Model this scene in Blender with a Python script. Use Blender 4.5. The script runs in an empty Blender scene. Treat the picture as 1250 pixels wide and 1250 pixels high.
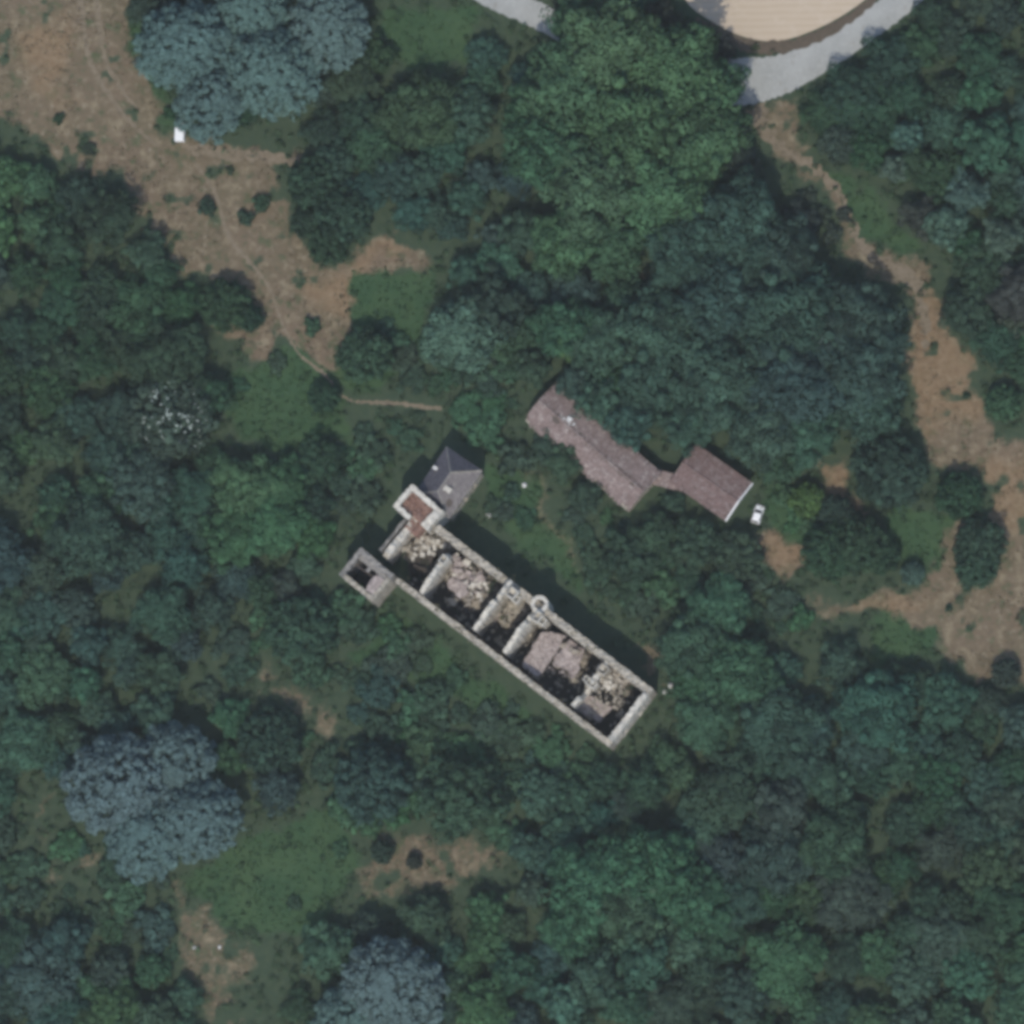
import bpy, math, random
import numpy as np
from mathutils import Vector, Matrix

# ------------------------------------------------------------------ camera
S = 0.17                      # metres on the ground for one pixel of the 1250 px photograph
DIST = 1400.0
TILT = math.radians(10.0)     # the satellite looks slightly from the south-east
CAM_AZ = math.radians(140.0)
sc = bpy.context.scene
COL = sc.collection
CAM = Vector((math.sin(TILT) * math.sin(CAM_AZ), math.sin(TILT) * math.cos(CAM_AZ), math.cos(TILT))) * DIST
FWD = -CAM.normalized()
RIGHT = FWD.cross(Vector((0, 1, 0))).normalized()
UP = RIGHT.cross(FWD)
cam_data = bpy.data.cameras.new('camera')
cam = bpy.data.objects.new('camera', cam_data)
COL.objects.link(cam)
rot = Matrix((RIGHT, UP, -FWD)).transposed()
cam.matrix_world = Matrix.Translation(CAM) @ rot.to_4x4()
cam_data.sensor_width = 36.0
cam_data.sensor_fit = 'HORIZONTAL'
cam_data.angle = 2 * math.atan(625 * S / DIST)
cam_data.clip_start = 10.0
cam_data.clip_end = 6000.0
sc.camera = cam

# ------------------------------------------------------------------ world, sun, exposure
SUN_AZ, SUN_EL = 184.0, 56.0
world = bpy.data.worlds.new('World')
sc.world = world
world.use_nodes = True
wn = world.node_tree
bg = wn.nodes['Background']
sky = wn.nodes.new('ShaderNodeTexSky')
sky.sky_type = 'NISHITA'
sky.sun_disc = False
sky.sun_elevation = math.radians(SUN_EL)
sky.sun_rotation = math.radians(SUN_AZ)
wn.links.new(sky.outputs[0], bg.inputs[0])
bg.inputs[1].default_value = 0.15
sun_data = bpy.data.lights.new('sun', 'SUN')
sun_data.energy = 2.4
sun_data.angle = math.radians(0.5)
sun_data.color = (1.0, 0.95, 0.87)
sun = bpy.data.objects.new('sun', sun_data)
COL.objects.link(sun)
sv = Vector((math.cos(math.radians(SUN_EL)) * math.sin(math.radians(SUN_AZ)),
             math.cos(math.radians(SUN_EL)) * math.cos(math.radians(SUN_AZ)),
             math.sin(math.radians(SUN_EL))))
sun.rotation_euler = (-sv).to_track_quat('-Z', 'Y').to_euler()
sun.location = (0, 0, 300)
sc.view_settings.view_transform = 'Standard'
sc.view_settings.look = 'None'
sc.view_settings.gamma = 1.0
sc.view_settings.use_curve_mapping = False
sc.view_settings.exposure = 0.30
sc.render.engine = 'CYCLES'
sc.cycles.filter_width = 4.2
sc.cycles.use_denoising = True
sc.cycles.max_bounces = 5
sc.cycles.diffuse_bounces = 3

rng = np.random.default_rng(7)
random.seed(7)


def P(px, py, z=0.0):
    """point at height z seen at pixel (px, py) of the photograph"""
    d = FWD * DIST + RIGHT * ((px - 625) * S) + UP * ((625 - py) * S)
    t = (z - CAM.z) / d.z
    return CAM + d * t


# ------------------------------------------------------------------ helpers
def tag(o, label=None, cat=None, group=None, kind=None):
    if label: o['label'] = label
    if cat: o['category'] = cat
    if group: o['group'] = group
    if kind: o['kind'] = kind
    return o


def empty(name, loc, rz=0.0):
    o = bpy.data.objects.new(name, None)
    o.location = loc
    o.rotation_euler = (0, 0, rz)
    COL.objects.link(o)
    return o


class MB:
    def __init__(self):
        self.v, self.f = [], []

    def poly(self, pts):
        i = len(self.v)
        self.v += [tuple(p) for p in pts]
        self.f.append(tuple(range(i, i + len(pts))))

    def hexa(self, p, skip=()):
        """8 points: bottom 0-3 ccw, top 4-7 ccw"""
        i = len(self.v)
        self.v += [tuple(q) for q in p]
        for k, f in enumerate(((3, 2, 1, 0), (4, 5, 6, 7), (0, 1, 5, 4), (1, 2, 6, 5), (2, 3, 7, 6), (3, 0, 4, 7))):
            if k not in skip:
                self.f.append(tuple(i + a for a in f))

    def box(self, x0, x1, y0, y1, z0, z1, skip=()):
        self.hexa([(x0, y0, z0), (x1, y0, z0), (x1, y1, z0), (x0, y1, z0),
                   (x0, y0, z1), (x1, y0, z1), (x1, y1, z1), (x0, y1, z1)], skip)

    def prism(self, pts, z0, z1):
        """pts ccw in plan; z1 number or list"""
        n = len(pts)
        zz = z1 if isinstance(z1, (list, tuple)) else [z1] * n
        i = len(self.v)
        self.v += [(p[0], p[1], z0) for p in pts] + [(p[0], p[1], z) for p, z in zip(pts, zz)]
        self.f.append(tuple(i + n + k for k in range(n)))
        self.f.append(tuple(i + n - 1 - k for k in range(n)))
        for k in range(n):
            j = (k + 1) % n
            self.f.append((i + k, i + j, i + n + j, i + n + k))

    def tube(self, pts, radii, n=7):
        rings = []
        for k, p in enumerate(pts):
            p = Vector(p)
            d = (Vector(pts[min(k + 1, len(pts) - 1)]) - Vector(pts[max(k - 1, 0)])).normalized()
            a = d.orthogonal().normalized()
            b = d.cross(a)
            i = len(self.v)
            for q in range(n):
                t = 2 * math.pi * q / n
                self.v.append(tuple(p + (a * math.cos(t) + b * math.sin(t)) * radii[k]))
            rings.append(i)
        for k in range(len(rings) - 1):
            for q in range(n):
                r = (q + 1) % n
                self.f.append((rings[k] + q, rings[k] + r, rings[k + 1] + r, rings[k + 1] + q))
        self.f.append(tuple(rings[-1] + q for q in range(n)))
        self.f.append(tuple(rings[0] + n - 1 - q for q in range(n)))

    def mesh(self, name, mat):
        m = bpy.data.meshes.new(name)
        m.from_pydata(self.v, [], self.f)
        m.materials.append(mat)
        m.update()
        return m

    def build(self, name, mat, parent=None, smooth=False, fix=True):
        m = self.mesh(name, mat)
        if fix:
            import bmesh
            b = bmesh.new()
            b.from_mesh(m)
            bmesh.ops.recalc_face_normals(b, faces=b.faces)
            b.to_mesh(m)
            b.free()
        if smooth:
            m.shade_smooth()
        o = bpy.data.objects.new(name, m)
        COL.objects.link(o)
        if parent: o.parent = parent
        return o


def quad_mesh(name, V, tint, mat, nrm=None):
    """V: (n*4, 3) corner positions of n separate quads"""
    n = len(V) // 4
    m = bpy.data.meshes.new(name)
    m.vertices.add(n * 4)
    m.vertices.foreach_set('co', np.ascontiguousarray(V, dtype=np.float32).ravel())
    m.loops.add(n * 4)
    m.loops.foreach_set('vertex_index', np.arange(n * 4, dtype=np.int32))
    m.polygons.add(n)
    m.polygons.foreach_set('loop_start', np.arange(0, n * 4, 4, dtype=np.int32))
    m.update(calc_edges=True)
    a = m.attributes.new('tint', 'FLOAT', 'POINT')
    a.data.foreach_set('value', np.ascontiguousarray(tint, dtype=np.float32))
    if nrm is not None:
        a = m.attributes.new('leaf_normal', 'FLOAT_VECTOR', 'POINT')
        a.data.foreach_set('vector', np.ascontiguousarray(nrm, dtype=np.float32).ravel())
    m.materials.append(mat)
    return m


def leaf_quads(pos, nrm, size):
    n = len(pos)
    r = rng.normal(size=(n, 3))
    a = np.cross(nrm, r)
    a /= np.linalg.norm(a, axis=1, keepdims=True) + 1e-9
    b = np.cross(nrm, a)
    s = (size * rng.uniform(.65, 1.35, n))[:, None]
    k = rng.uniform(.5, .8, n)[:, None]
    c = np.stack([pos - a * s, pos - b * s * k + a * s * .15, pos + a * s, pos + b * s * k + a * s * .15], axis=1)
    return c.reshape(-1, 3)


def leaf_cloud(cen, rad, nper, size, squash=.8, jit=.36, tintv=.44):
    """clumps of small leaf faces around each centre"""
    cen = np.asarray(cen, float)
    rad = np.asarray(rad, float)
    N = len(cen)
    ct = rng.normal(0, tintv, N)
    idx = np.repeat(np.arange(N), nper)
    d = rng.normal(size=(len(idx), 3))
    d[:, 2] += .45
    d /= np.linalg.norm(d, axis=1, keepdims=True)
    rr = rad[idx] * rng.uniform(.80, 1.05, len(idx))
    pos = cen[idx] + d * rr[:, None] * np.array([1, 1, squash])
    nn = d + rng.normal(size=d.shape) * jit
    nn /= np.linalg.norm(nn, axis=1, keepdims=True)
    V = leaf_quads(pos, nn, size)
    t = np.clip(ct[idx] + rng.normal(0, .06, len(idx)), -1, 1)
    sn = d + np.array([0, 0, .25]) + rng.normal(size=d.shape) * .07     # leaves of a clump shade as one soft mass
    sn[:, 2] = np.maximum(sn[:, 2], -.15)
    sn /= np.linalg.norm(sn, axis=1, keepdims=True)
    return V, np.repeat(t, 4), np.repeat(sn, 4, axis=0)


def vnoise(x, y, scale, seed=0):
    """smooth value noise in numpy, about -1..1"""
    r = np.random.default_rng(seed)
    tab = r.uniform(-1, 1, (64, 64))
    u, v = np.asarray(x) / scale, np.asarray(y) / scale
    i, j = np.floor(u).astype(int), np.floor(v).astype(int)
    fu, fv = u - i, v - j
    fu = fu * fu * (3 - 2 * fu)
    fv = fv * fv * (3 - 2 * fv)
    g = lambda a, b: tab[a % 64, b % 64]
    return (g(i, j) * (1 - fu) + g(i + 1, j) * fu) * (1 - fv) + (g(i, j + 1) * (1 - fu) + g(i + 1, j + 1) * fu) * fv


def poly_sd(x, y, poly):
    """signed distance (negative inside) to a polygon, numpy"""
    inside = np.zeros(x.shape, bool)
    dist = np.full(x.shape, 1e9)
    n = len(poly)
    for k in range(n):
        x0, y0 = poly[k]
        x1, y1 = poly[(k + 1) % n]
        dx, dy = x1 - x0, y1 - y0
        t = np.clip(((x - x0) * dx + (y - y0) * dy) / (dx * dx + dy * dy + 1e-9), 0, 1)
        dist = np.minimum(dist, np.hypot(x - x0 - t * dx, y - y0 - t * dy))
        if y0 != y1:
            cond = ((y0 > y) != (y1 > y)) & (x < (x1 - x0) * (y - y0) / (y1 - y0) + x0)
            inside ^= cond
    return np.where(inside, -dist, dist)


def smooth(a, b, v):
    t = np.clip((v - a) / (b - a), 0, 1)
    return t * t * (3 - 2 * t)


# ------------------------------------------------------------------ materials
def new_mat(name):
    m = bpy.data.materials.new(name)
    m.use_nodes = True
    nt = m.node_tree
    return m, nt, nt.nodes['Principled BSDF']


def mixc(nt, fac, a, b, mode='MIX'):
    n = nt.nodes.new('ShaderNodeMix')
    n.data_type = 'RGBA'
    n.blend_type = mode
    for sock, val in ((0, fac), (6, a), (7, b)):
        if hasattr(val, 'links'):
            nt.links.new(val, n.inputs[sock])
        elif sock == 0:
            n.inputs[0].default_value = val
        else:
            n.inputs[sock].default_value = (*val, 1)
    return n.outputs[2]


def noise(nt, scale, detail=4, rough=.6, coord=None):
    n = nt.nodes.new('ShaderNodeTexNoise')
    n.inputs['Scale'].default_value = scale
    n.inputs['Detail'].default_value = detail
    n.inputs['Roughness'].default_value = rough
    if coord is not None: nt.links.new(coord, n.inputs['Vector'])
    return n.outputs['Fac']


def ramp(nt, fac, a, b):
    n = nt.nodes.new('ShaderNodeMapRange')
    n.inputs[1].default_value = a
    n.inputs[2].default_value = b
    nt.links.new(fac, n.inputs[0])
    return n.outputs[0]


def objcoord(nt):
    return nt.nodes.new('ShaderNodeTexCoord').outputs['Object']


def bump(nt, bs, h, strength=.4, dist=.1):
    b = nt.nodes.new('ShaderNodeBump')
    b.inputs['Strength'].default_value = strength
    b.inputs['Distance'].default_value = dist
    nt.links.new(h, b.inputs['Height'])
    nt.links.new(b.outputs[0], bs.inputs['Normal'])


def mottled(name, c1, c2, c3=None, scale=1.2, rough=.85, bump_s=.3, fine=9.0):
    m, nt, bs = new_mat(name)
    co = objcoord(nt)
    n1 = ramp(nt, noise(nt, scale, 5, .65, co), .35, .65)
    col = mixc(nt, n1, c1, c2)
    n2 = noise(nt, fine, 3, .6, co)
    if c3:
        col = mixc(nt, ramp(nt, noise(nt, scale * 2.7, 4, .7, co), .49, .62), col, c3)
    dark = tuple(v * .55 for v in c1)
    col = mixc(nt, ramp(nt, n2, .62, .38), col, dark)
    nt.links.new(col, bs.inputs['Base Color'])
    bs.inputs['Roughness'].default_value = rough
    bs.inputs['Specular IOR Level'].default_value = .2
    bump(nt, bs, n2, bump_s, .08)
    return m


def plain(name, c, rough=.5, metal=0.0):
    m, nt, bs = new_mat(name)
    co = objcoord(nt)
    col = mixc(nt, ramp(nt, noise(nt, 3.0, 4, .6, co), .4, .7), c, tuple(v * .82 for v in c))
    nt.links.new(col, bs.inputs['Base Color'])
    bs.inputs['Roughness'].default_value = rough
    bs.inputs['Metallic'].default_value = metal
    return m


def leaf_mat():
    m, nt, bs = new_mat('foliage')
    oi = nt.nodes.new('ShaderNodeObjectInfo')
    at = nt.nodes.new('ShaderNodeAttribute')
    at.attribute_name = 'tint'
    k = nt.nodes.new('ShaderNodeMath')
    k.operation = 'MULTIPLY_ADD'
    k.inputs[1].default_value = .55
    k.inputs[2].default_value = 1.0
    nt.links.new(at.outputs['Fac'], k.inputs[0])
    vm = nt.nodes.new('ShaderNodeVectorMath')
    vm.operation = 'SCALE'
    nt.links.new(oi.outputs['Color'], vm.inputs[0])
    nt.links.new(k.outputs[0], vm.inputs['Scale'])
    nt.links.new(vm.outputs[0], bs.inputs['Base Color'])
    bs.inputs['Roughness'].default_value = .75
    bs.inputs['Specular IOR Level'].default_value = .12
    an = nt.nodes.new('ShaderNodeAttribute')
    an.attribute_name = 'leaf_normal'
    vt = nt.nodes.new('ShaderNodeVectorTransform')
    vt.vector_type = 'NORMAL'
    vt.convert_from, vt.convert_to = 'OBJECT', 'WORLD'
    nt.links.new(an.outputs['Vector'], vt.inputs[0])
    nt.links.new(vt.outputs[0], bs.inputs['Normal'])
    tr = nt.nodes.new('ShaderNodeBsdfTranslucent')
    nt.links.new(vm.outputs[0], tr.inputs['Color'])
    mx = nt.nodes.new('ShaderNodeMixShader')
    mx.inputs[0].default_value = .22
    nt.links.new(bs.outputs[0], mx.inputs[1])
    nt.links.new(tr.outputs[0], mx.inputs[2])
    nt.links.new(mx.outputs[0], nt.nodes['Material Output'].inputs['Surface'])
    return m


FOLIAGE = leaf_mat()
BARK = mottled('bark', (.07, .055, .04), (.12, .10, .08), scale=3)
STONE = mottled('limestone_masonry', (.40, .355, .285), (.60, .55, .455), (.24, .215, .165), scale=.45, bump_s=.6, fine=5)
WHITE_STONE = mottled('whitewashed_masonry', (.64, .595, .505), (.74, .70, .605), (.38, .34, .27), scale=.55, bump_s=.5, fine=5)
GREY_STONE = mottled('weathered_grey_stone', (.28, .262, .235), (.36, .338, .30), (.19, .175, .15), scale=.7, bump_s=.6, fine=5)
PINK = mottled('pink_plaster_floor', (.37, .305, .275), (.52, .455, .41), (.22, .185, .16), scale=.6, bump_s=.6, fine=2.2)
TAN = mottled('tan_rubble', (.36, .315, .255), (.57, .515, .43), (.17, .14, .105), scale=.55, bump_s=.8, fine=4)
RED_RUBBLE = mottled('red_brick_rubble', (.30, .17, .125), (.36, .25, .20), (.20, .12, .09), scale=.9, bump_s=.8, fine=4)
EARTH = mottled('dark_earth', (.06, .05, .042), (.10, .085, .068), (.045, .05, .035), scale=.5, bump_s=.8)
TIMBER = mottled('old_timber', (.10, .08, .065), (.16, .13, .11), scale=2.0)
SLATE = mottled('slate', (.090, .085, .098), (.125, .118, .130), (.17, .15, .16), scale=.6, bump_s=.3, fine=3)
TILE = mottled('clay_tiles', (.22, .16, .14), (.30, .23, .205), (.40, .345, .31), scale=.32, bump_s=.5, fine=3)
TILE_RED = mottled('red_clay_tiles', (.175, .118, .105), (.235, .162, .143), (.29, .235, .21), scale=.32, bump_s=.5, fine=3)
WHITE_PAINT = plain('white_paint', (.80, .80, .77), .35)
GLASS_DARK = plain('dark_glass', (.02, .022, .025), .08)
RUBBER = plain('rubber', (.02, .02, .02), .8)
ALLOY = plain('alloy', (.45, .45, .46), .35, .8)
LAMP_GLASS = plain('lamp_glass', (.6, .6, .62), .1)
RED_GLASS = plain('red_lamp_glass', (.35, .02, .02), .15)
PALE_STONE = mottled('pale_stone', (.66, .65, .60), (.74, .72, .68), scale=2)

# ------------------------------------------------------------------ plan of the land (pixels of the photograph)
DRY = [
    # left meadow
    [(-60, -60), (150, -60), (155, 20), (165, 65), (185, 120), (205, 152), (235, 170), (300, 178), (368, 186), (366, 206), (345, 215),
     (350, 250), (362, 290), (400, 318), (425, 322), (470, 290), (488, 288), (520, 320), (452, 342), (432, 362), (428, 395), (408, 420),
     (412, 452), (394, 458), (360, 428), (340, 404), (328, 436), (300, 442), (268, 418), (250, 396), (290, 402), (320, 398),
     (312, 372), (262, 345), (222, 342), (192, 292), (168, 252), (150, 206), (105, 222), (62, 182), (0, 140), (-60, 130)],
    # right track
    [(905, 130), (965, 130), (962, 160), (985, 190), (1030, 232), (1052, 285), (1090, 312), (1118, 310), (1140, 330), (1142, 372),
     (1160, 405), (1195, 425), (1206, 460), (1208, 500), (1235, 530), (1300, 550), (1300, 880), (1230, 835), (1190, 830), (1140, 805),
     (1125, 765), (1070, 748), (1010, 752), (980, 735), (1040, 735), (1070, 715), (1100, 718), (1128, 712), (1160, 690), (1155, 640),
     (1200, 625), (1210, 590), (1150, 575), (1130, 565), (1112, 520), (1115, 470), (1108, 420), (1110, 360), (1080, 335), (1040, 305),
     (1030, 265), (1000, 225), (975, 205), (945, 190), (925, 160)],
    [(455, 1020), (520, 1010), (600, 1035), (612, 1055), (555, 1095), (515, 1095), (440, 1105), (425, 1075), (445, 1055)],
    [(215, 1120), (255, 1110), (300, 1170), (300, 1195), (270, 1195), (300, 1260), (275, 1260), (240, 1200), (215, 1160)],
    [(60, 1045), (125, 1050), (120, 1068), (60, 1075), (50, 960), (62, 950)],
    [(205, 1070), (225, 1080), (220, 1110), (208, 1115)],
    [(310, 800), (335, 830), (400, 870), (420, 900), (400, 915), (360, 880), (310, 850)],
    [(925, 650), (945, 640), (985, 660), (985, 690), (955, 700), (930, 680)],
    [(988, 575), (1035, 562), (1040, 600), (1070, 630), (1060, 640), (1020, 615)],
    [(775, 790), (802, 782), (815, 805), (812, 830), (798, 838), (790, 815)],
    [(798, 305), (806, 318), (780, 348), (766, 342)],
    [(645, 580), (660, 590), (690, 650), (715, 690), (700, 690), (665, 640)],
]
GRASS = [
    [(430, 342), (520, 322), (515, 400), (480, 480), (430, 482), (405, 455), (412, 420), (432, 370)],
    [(270, 450), (380, 430), (420, 490), (430, 540), (350, 545), (290, 520)],
    [(240, 1055), (330, 1000), (420, 990), (435, 1060), (380, 1140), (300, 1150), (255, 1110), (220, 1085)],
    [(1090, 625), (1160, 625), (1160, 690), (1115, 705), (1080, 650)],
    [(1070, 745), (1130, 765), (1130, 810), (1060, 830)],
    [(470, 10), (590, 15), (570, 75), (520, 90), (480, 60)],
    [(1005, 205), (1060, 230), (1120, 305), (1090, 310), (1050, 270)],
    [(355, 385), (400, 375), (408, 400), (385, 440), (365, 425)],
    [(590, 575), (640, 580), (695, 660), (720, 720), (690, 715), (600, 625)],
    [(470, 745), (560, 805), (660, 890), (640, 910), (540, 850), (430, 800)],
    [(935, 600), (990, 600), (1000, 650), (985, 660), (945, 640)],
    [(150, 20), (170, 20), (200, 130), (215, 155), (190, 130), (165, 70)],
]
FIELD = [(800, -70), (832, -20), (838, 2), (862, 22), (905, 44), (950, 50), (1000, 34), (1045, 8), (1075, -20), (1110, -70)]
ROAD = [(540, -40, 16), (600, -6, 16), (650, 16, 16), (700, 42, 16), (780, 78, 17), (850, 97, 20), (900, 100, 29), (950, 92, 25),
        (1000, 70, 20), (1050, 38, 18), (1100, 2, 17), (1150, -40, 17), (1220, -100, 17)]
FOOTPATH = [(238, 200), (262, 235), (280, 290), (310, 325), (330, 355), (345, 395), (365, 430), (395, 455), (425, 487), (480, 492), (538, 499)]


def W(poly):
    return [(P(a, b).x, P(a, b).y) for a, b in poly]


OCHRE = [[(985, 572), (1038, 558), (1045, 600), (1075, 632), (1060, 642), (1015, 618)], [(925, 650), (945, 635), (988, 660), (985, 692), (955, 702), (928, 682)],
         [(1115, 330), (1145, 330), (1165, 420), (1200, 440), (1200, 500), (1120, 540), (1112, 440)], [(1180, 560), (1260, 550), (1260, 640), (1210, 640)],
         [(30, 40), (75, 25), (70, 100), (95, 125), (50, 110), (30, 80)], [(370, 330), (420, 340), (470, 292), (490, 300), (440, 350), (420, 400), (380, 370)], [(1060, 715), (1130, 730), (1100, 750), (1040, 750)]]
DRYW, GRASSW, FIELDW = [W(p) for p in DRY], [W(p) for p in GRASS], W(FIELD)


def masks(x, y):
    wx = x + vnoise(x, y, 8, 1) * 2.2 + vnoise(x, y, 3, 5) * 1.4 + vnoise(x, y, 1.2, 2) * .9
    wy = y + vnoise(x, y, 8, 3) * 2.2 + vnoise(x, y, 3, 6) * 1.4 + vnoise(x, y, 1.2, 4) * .9
    d, dm = np.full(x.shape, 1e9), np.full(x.shape, 1e9)
    for p in DRYW[:2] + DRYW[7:10]: d = np.minimum(d, poly_sd(wx, wy, p))
    for p in DRYW[2:7] + DRYW[10:]: dm = np.minimum(dm, poly_sd(wx, wy, p))
    g = np.full(x.shape, 1e9)
    for p in GRASSW: g = np.minimum(g, poly_sd(wx, wy, p))
    holes = smooth(.28, .62, vnoise(x, y, 4.5, 7) * .7 + vnoise(x, y, 1.6, 8) * .45)
    return np.maximum((1 - smooth(-2.4, 1.8, d)) * (1 - .75 * holes), .66 * (1 - smooth(-2.6, 2.4, dm)) * (1 - .9 * holes)), 1 - smooth(-2.2, 2.6, g)


# ------------------------------------------------------------------ ground
xs = np.concatenate([[-1500, -900, -500, -250, -165], np.arange(-130, 130.1, .8), [165, 250, 500, 900, 1500]])
nx = len(xs)
gx, gy = np.meshgrid(xs, xs, indexing='xy')
gxf, gyf = gx.ravel(), gy.ravel()
m = bpy.data.meshes.new('ground')
m.vertices.add(nx * nx)
m.vertices.foreach_set('co', np.stack([gxf, gyf, np.zeros_like(gxf)], 1).astype(np.float32).ravel())
ii = np.arange(nx * nx).reshape(nx, nx)
q = np.stack([ii[:-1, :-1], ii[:-1, 1:], ii[1:, 1:], ii[1:, :-1]], -1).reshape(-1, 4)
m.loops.add(q.size)
m.loops.foreach_set('vertex_index', q.astype(np.int32).ravel())
m.polygons.add(len(q))
m.polygons.foreach_set('loop_start', np.arange(0, q.size, 4, dtype=np.int32))
m.update(calc_edges=True)
dry, grs = masks(gxf, gyf)
oc = np.full(gxf.shape, 1e9)
for p in OCHRE: oc = np.minimum(oc, poly_sd(gxf + vnoise(gxf, gyf, 4, 51) * 2.5, gyf + vnoise(gxf, gyf, 4, 52) * 2.5, W(p)))
oc = 1 - smooth(-3, 2.5, oc)
for nm, arr in (('dry', dry), ('grass', grs), ('ochre', oc)):
    a = m.attributes.new(nm, 'FLOAT', 'POINT')
    a.data.foreach_set('value', arr.astype(np.float32))


def ground_mat():
    m, nt, bs = new_mat('ground_cover')
    co = objcoord(nt)
    A = lambda n: (lambda k: (setattr(k, 'attribute_name', n), k.outputs['Fac'])[1])(nt.nodes.new('ShaderNodeAttribute'))
    n1, n2, n3 = noise(nt, .12, 5, .65, co), noise(nt, .7, 5, .7, co), noise(nt, 3.0, 4, .7, co)
    floor = mixc(nt, ramp(nt, n2, .35, .65), (.036, .058, .034), (.055, .075, .042))
    green = mixc(nt, ramp(nt, n1, .4, .62), (.034, .074, .033), (.048, .088, .038))
    green = mixc(nt, ramp(nt, n3, .5, .75), green, (.070, .094, .046))
    n4, n5 = noise(nt, .28, 6, .72, co), noise(nt, .05, 3, .6, co)
    dryc = mixc(nt, ramp(nt, n5, .4, .6), (.134, .108, .066), (.152, .113, .074))
    dryc = mixc(nt, ramp(nt, n4, .52, .64), dryc, (.225, .185, .118))
    dryc = mixc(nt, ramp(nt, n4, .47, .38), dryc, (.082, .094, .048))
    dryc = mixc(nt, ramp(nt, n2, .55, .72), dryc, (.255, .215, .150))
    dryc = mixc(nt, ramp(nt, n2, .42, .30), dryc, (.100, .082, .058))
    dryc = mixc(nt, ramp(nt, n3, .64, .76), dryc, (.29, .25, .19))
    ochc = mixc(nt, ramp(nt, n2, .4, .65), (.185, .122, .068), (.25, .18, .108))
    och = nt.nodes.new('ShaderNodeMath'); och.operation = 'MULTIPLY'; och.inputs[1].default_value = .8
    nt.links.new(A('ochre'), och.inputs[0])
    dryc = mixc(nt, och.outputs[0], dryc, ochc)
    nf = noise(nt, .9, 6, .75, co)
    def ragged(fac):
        k = nt.nodes.new('ShaderNodeMath'); k.operation = 'MULTIPLY_ADD'; k.inputs[1].default_value = 1.5
        nt.links.new(nf, k.inputs[0]); nt.links.new(fac, k.inputs[2])
        return ramp(nt, k.outputs[0], 1.02, 1.48)
    c = mixc(nt, ragged(A('grass')), floor, green)
    c = mixc(nt, ragged(A('dry')), c, dryc)
    nt.links.new(c, bs.inputs['Base Color'])
    bs.inputs['Roughness'].default_value = .95
    bs.inputs['Specular IOR Level'].default_value = .1
    bump(nt, bs, n3, .7, .25)
    return m


m.materials.append(ground_mat())
g = bpy.data.objects.new('ground', m)
COL.objects.link(g)
tag(g, kind='structure')


def catmull(pts, n=8):
    pts = [np.array(p, float) for p in pts]
    out = []
    for k in range(len(pts) - 1):
        p0, p1, p2, p3 = pts[max(k - 1, 0)], pts[k], pts[k + 1], pts[min(k + 2, len(pts) - 1)]
        for t in np.linspace(0, 1, n, endpoint=False):
            out.append(.5 * (2 * p1 + (p2 - p0) * t + (2 * p0 - 5 * p1 + 4 * p2 - p3) * t * t + (3 * p1 - p0 - 3 * p2 + p3) * t ** 3))
    out.append(pts[-1])
    return out


def strip(name, pts, z, mat, edge=.25, n=10):
    """flat ribbon along (x px, y px, half width px)"""
    c = catmull(pts, n)
    b = MB()
    rows = []
    for k, p in enumerate(c):
        a, d = P(p[0], p[1]), P(*(c[min(k + 1, len(c) - 1)][:2])) - P(*(c[max(k - 1, 0)][:2]))
        nrm = Vector((-d.y, d.x, 0)).normalized()
        w = p[2] * S
        l, r = w + random.uniform(-edge, edge), w + random.uniform(-edge, edge)
        row = []
        for t in (-1, -.5, 0, .5, 1):
            ww = l if t < 0 else r
            row.append((a.x + nrm.x * ww * t, a.y + nrm.y * ww * t, z))
        rows.append(row)
    for k in range(len(rows) - 1):
        for t in range(4):
            b.poly([rows[k][t], rows[k + 1][t], rows[k + 1][t + 1], rows[k][t + 1]])
    o = b.build(name, mat)
    return tag(o, kind='structure')


road_m, nt, bs = new_mat('pale_gravel_road')
co = objcoord(nt)
c1 = mixc(nt, ramp(nt, noise(nt, .16, 4, .6, co), .35, .65), (.27, .272, .248), (.325, .325, .298))
c1 = mixc(nt, ramp(nt, noise(nt, 1.3, 4, .6, co), .5, .75), c1, (.365, .362, .33))
c1 = mixc(nt, ramp(nt, noise(nt, .5, 5, .7, co), .42, .28), c1, (.20, .18, .145))
nt.links.new(c1, bs.inputs['Base Color'])
bs.inputs['Roughness'].default_value = .9
bump(nt, bs, noise(nt, 6, 3, .6, co), .25, .05)
strip('road', ROAD, .05, road_m, .22, 16)
path_m = mottled('trodden_earth', (.215, .17, .112), (.275, .222, .155), (.135, .115, .07), scale=.35)
strip('footpath', [(a + random.uniform(-1.5, 1.5), b, 2.0 + random.uniform(-.9, .8)) for a, b in FOOTPATH], .012, path_m, .24, 22)
strip('wheel_track', [(98, -30, 4), (102, 30, 3.6), (110, 75, 3.4), (130, 112, 3), (160, 150, 2.2), (195, 178, 1.5)], .012, path_m, .3)
strip('wheel_track', [(118, -30, 3.2), (121, 30, 3.4), (129, 72, 3), (148, 108, 2.2), (172, 138, 1.4)], .008, path_m, .3)

strip('dirt_track', [(922, 128, 12), (930, 152, 9), (952, 180, 7), (990, 202, 6), (1022, 234, 5), (1040, 275, 5), (1052, 300, 6), (1090, 326, 7), (1118, 350, 8), (1128, 395, 5), (1130, 430, 2)], .012, path_m, .75, 9)
strip('dirt_track', [(222, 178, 5), (250, 184, 7), (300, 189, 8), (345, 196, 6), (366, 198, 3)], .010, path_m, .75, 6)
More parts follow.
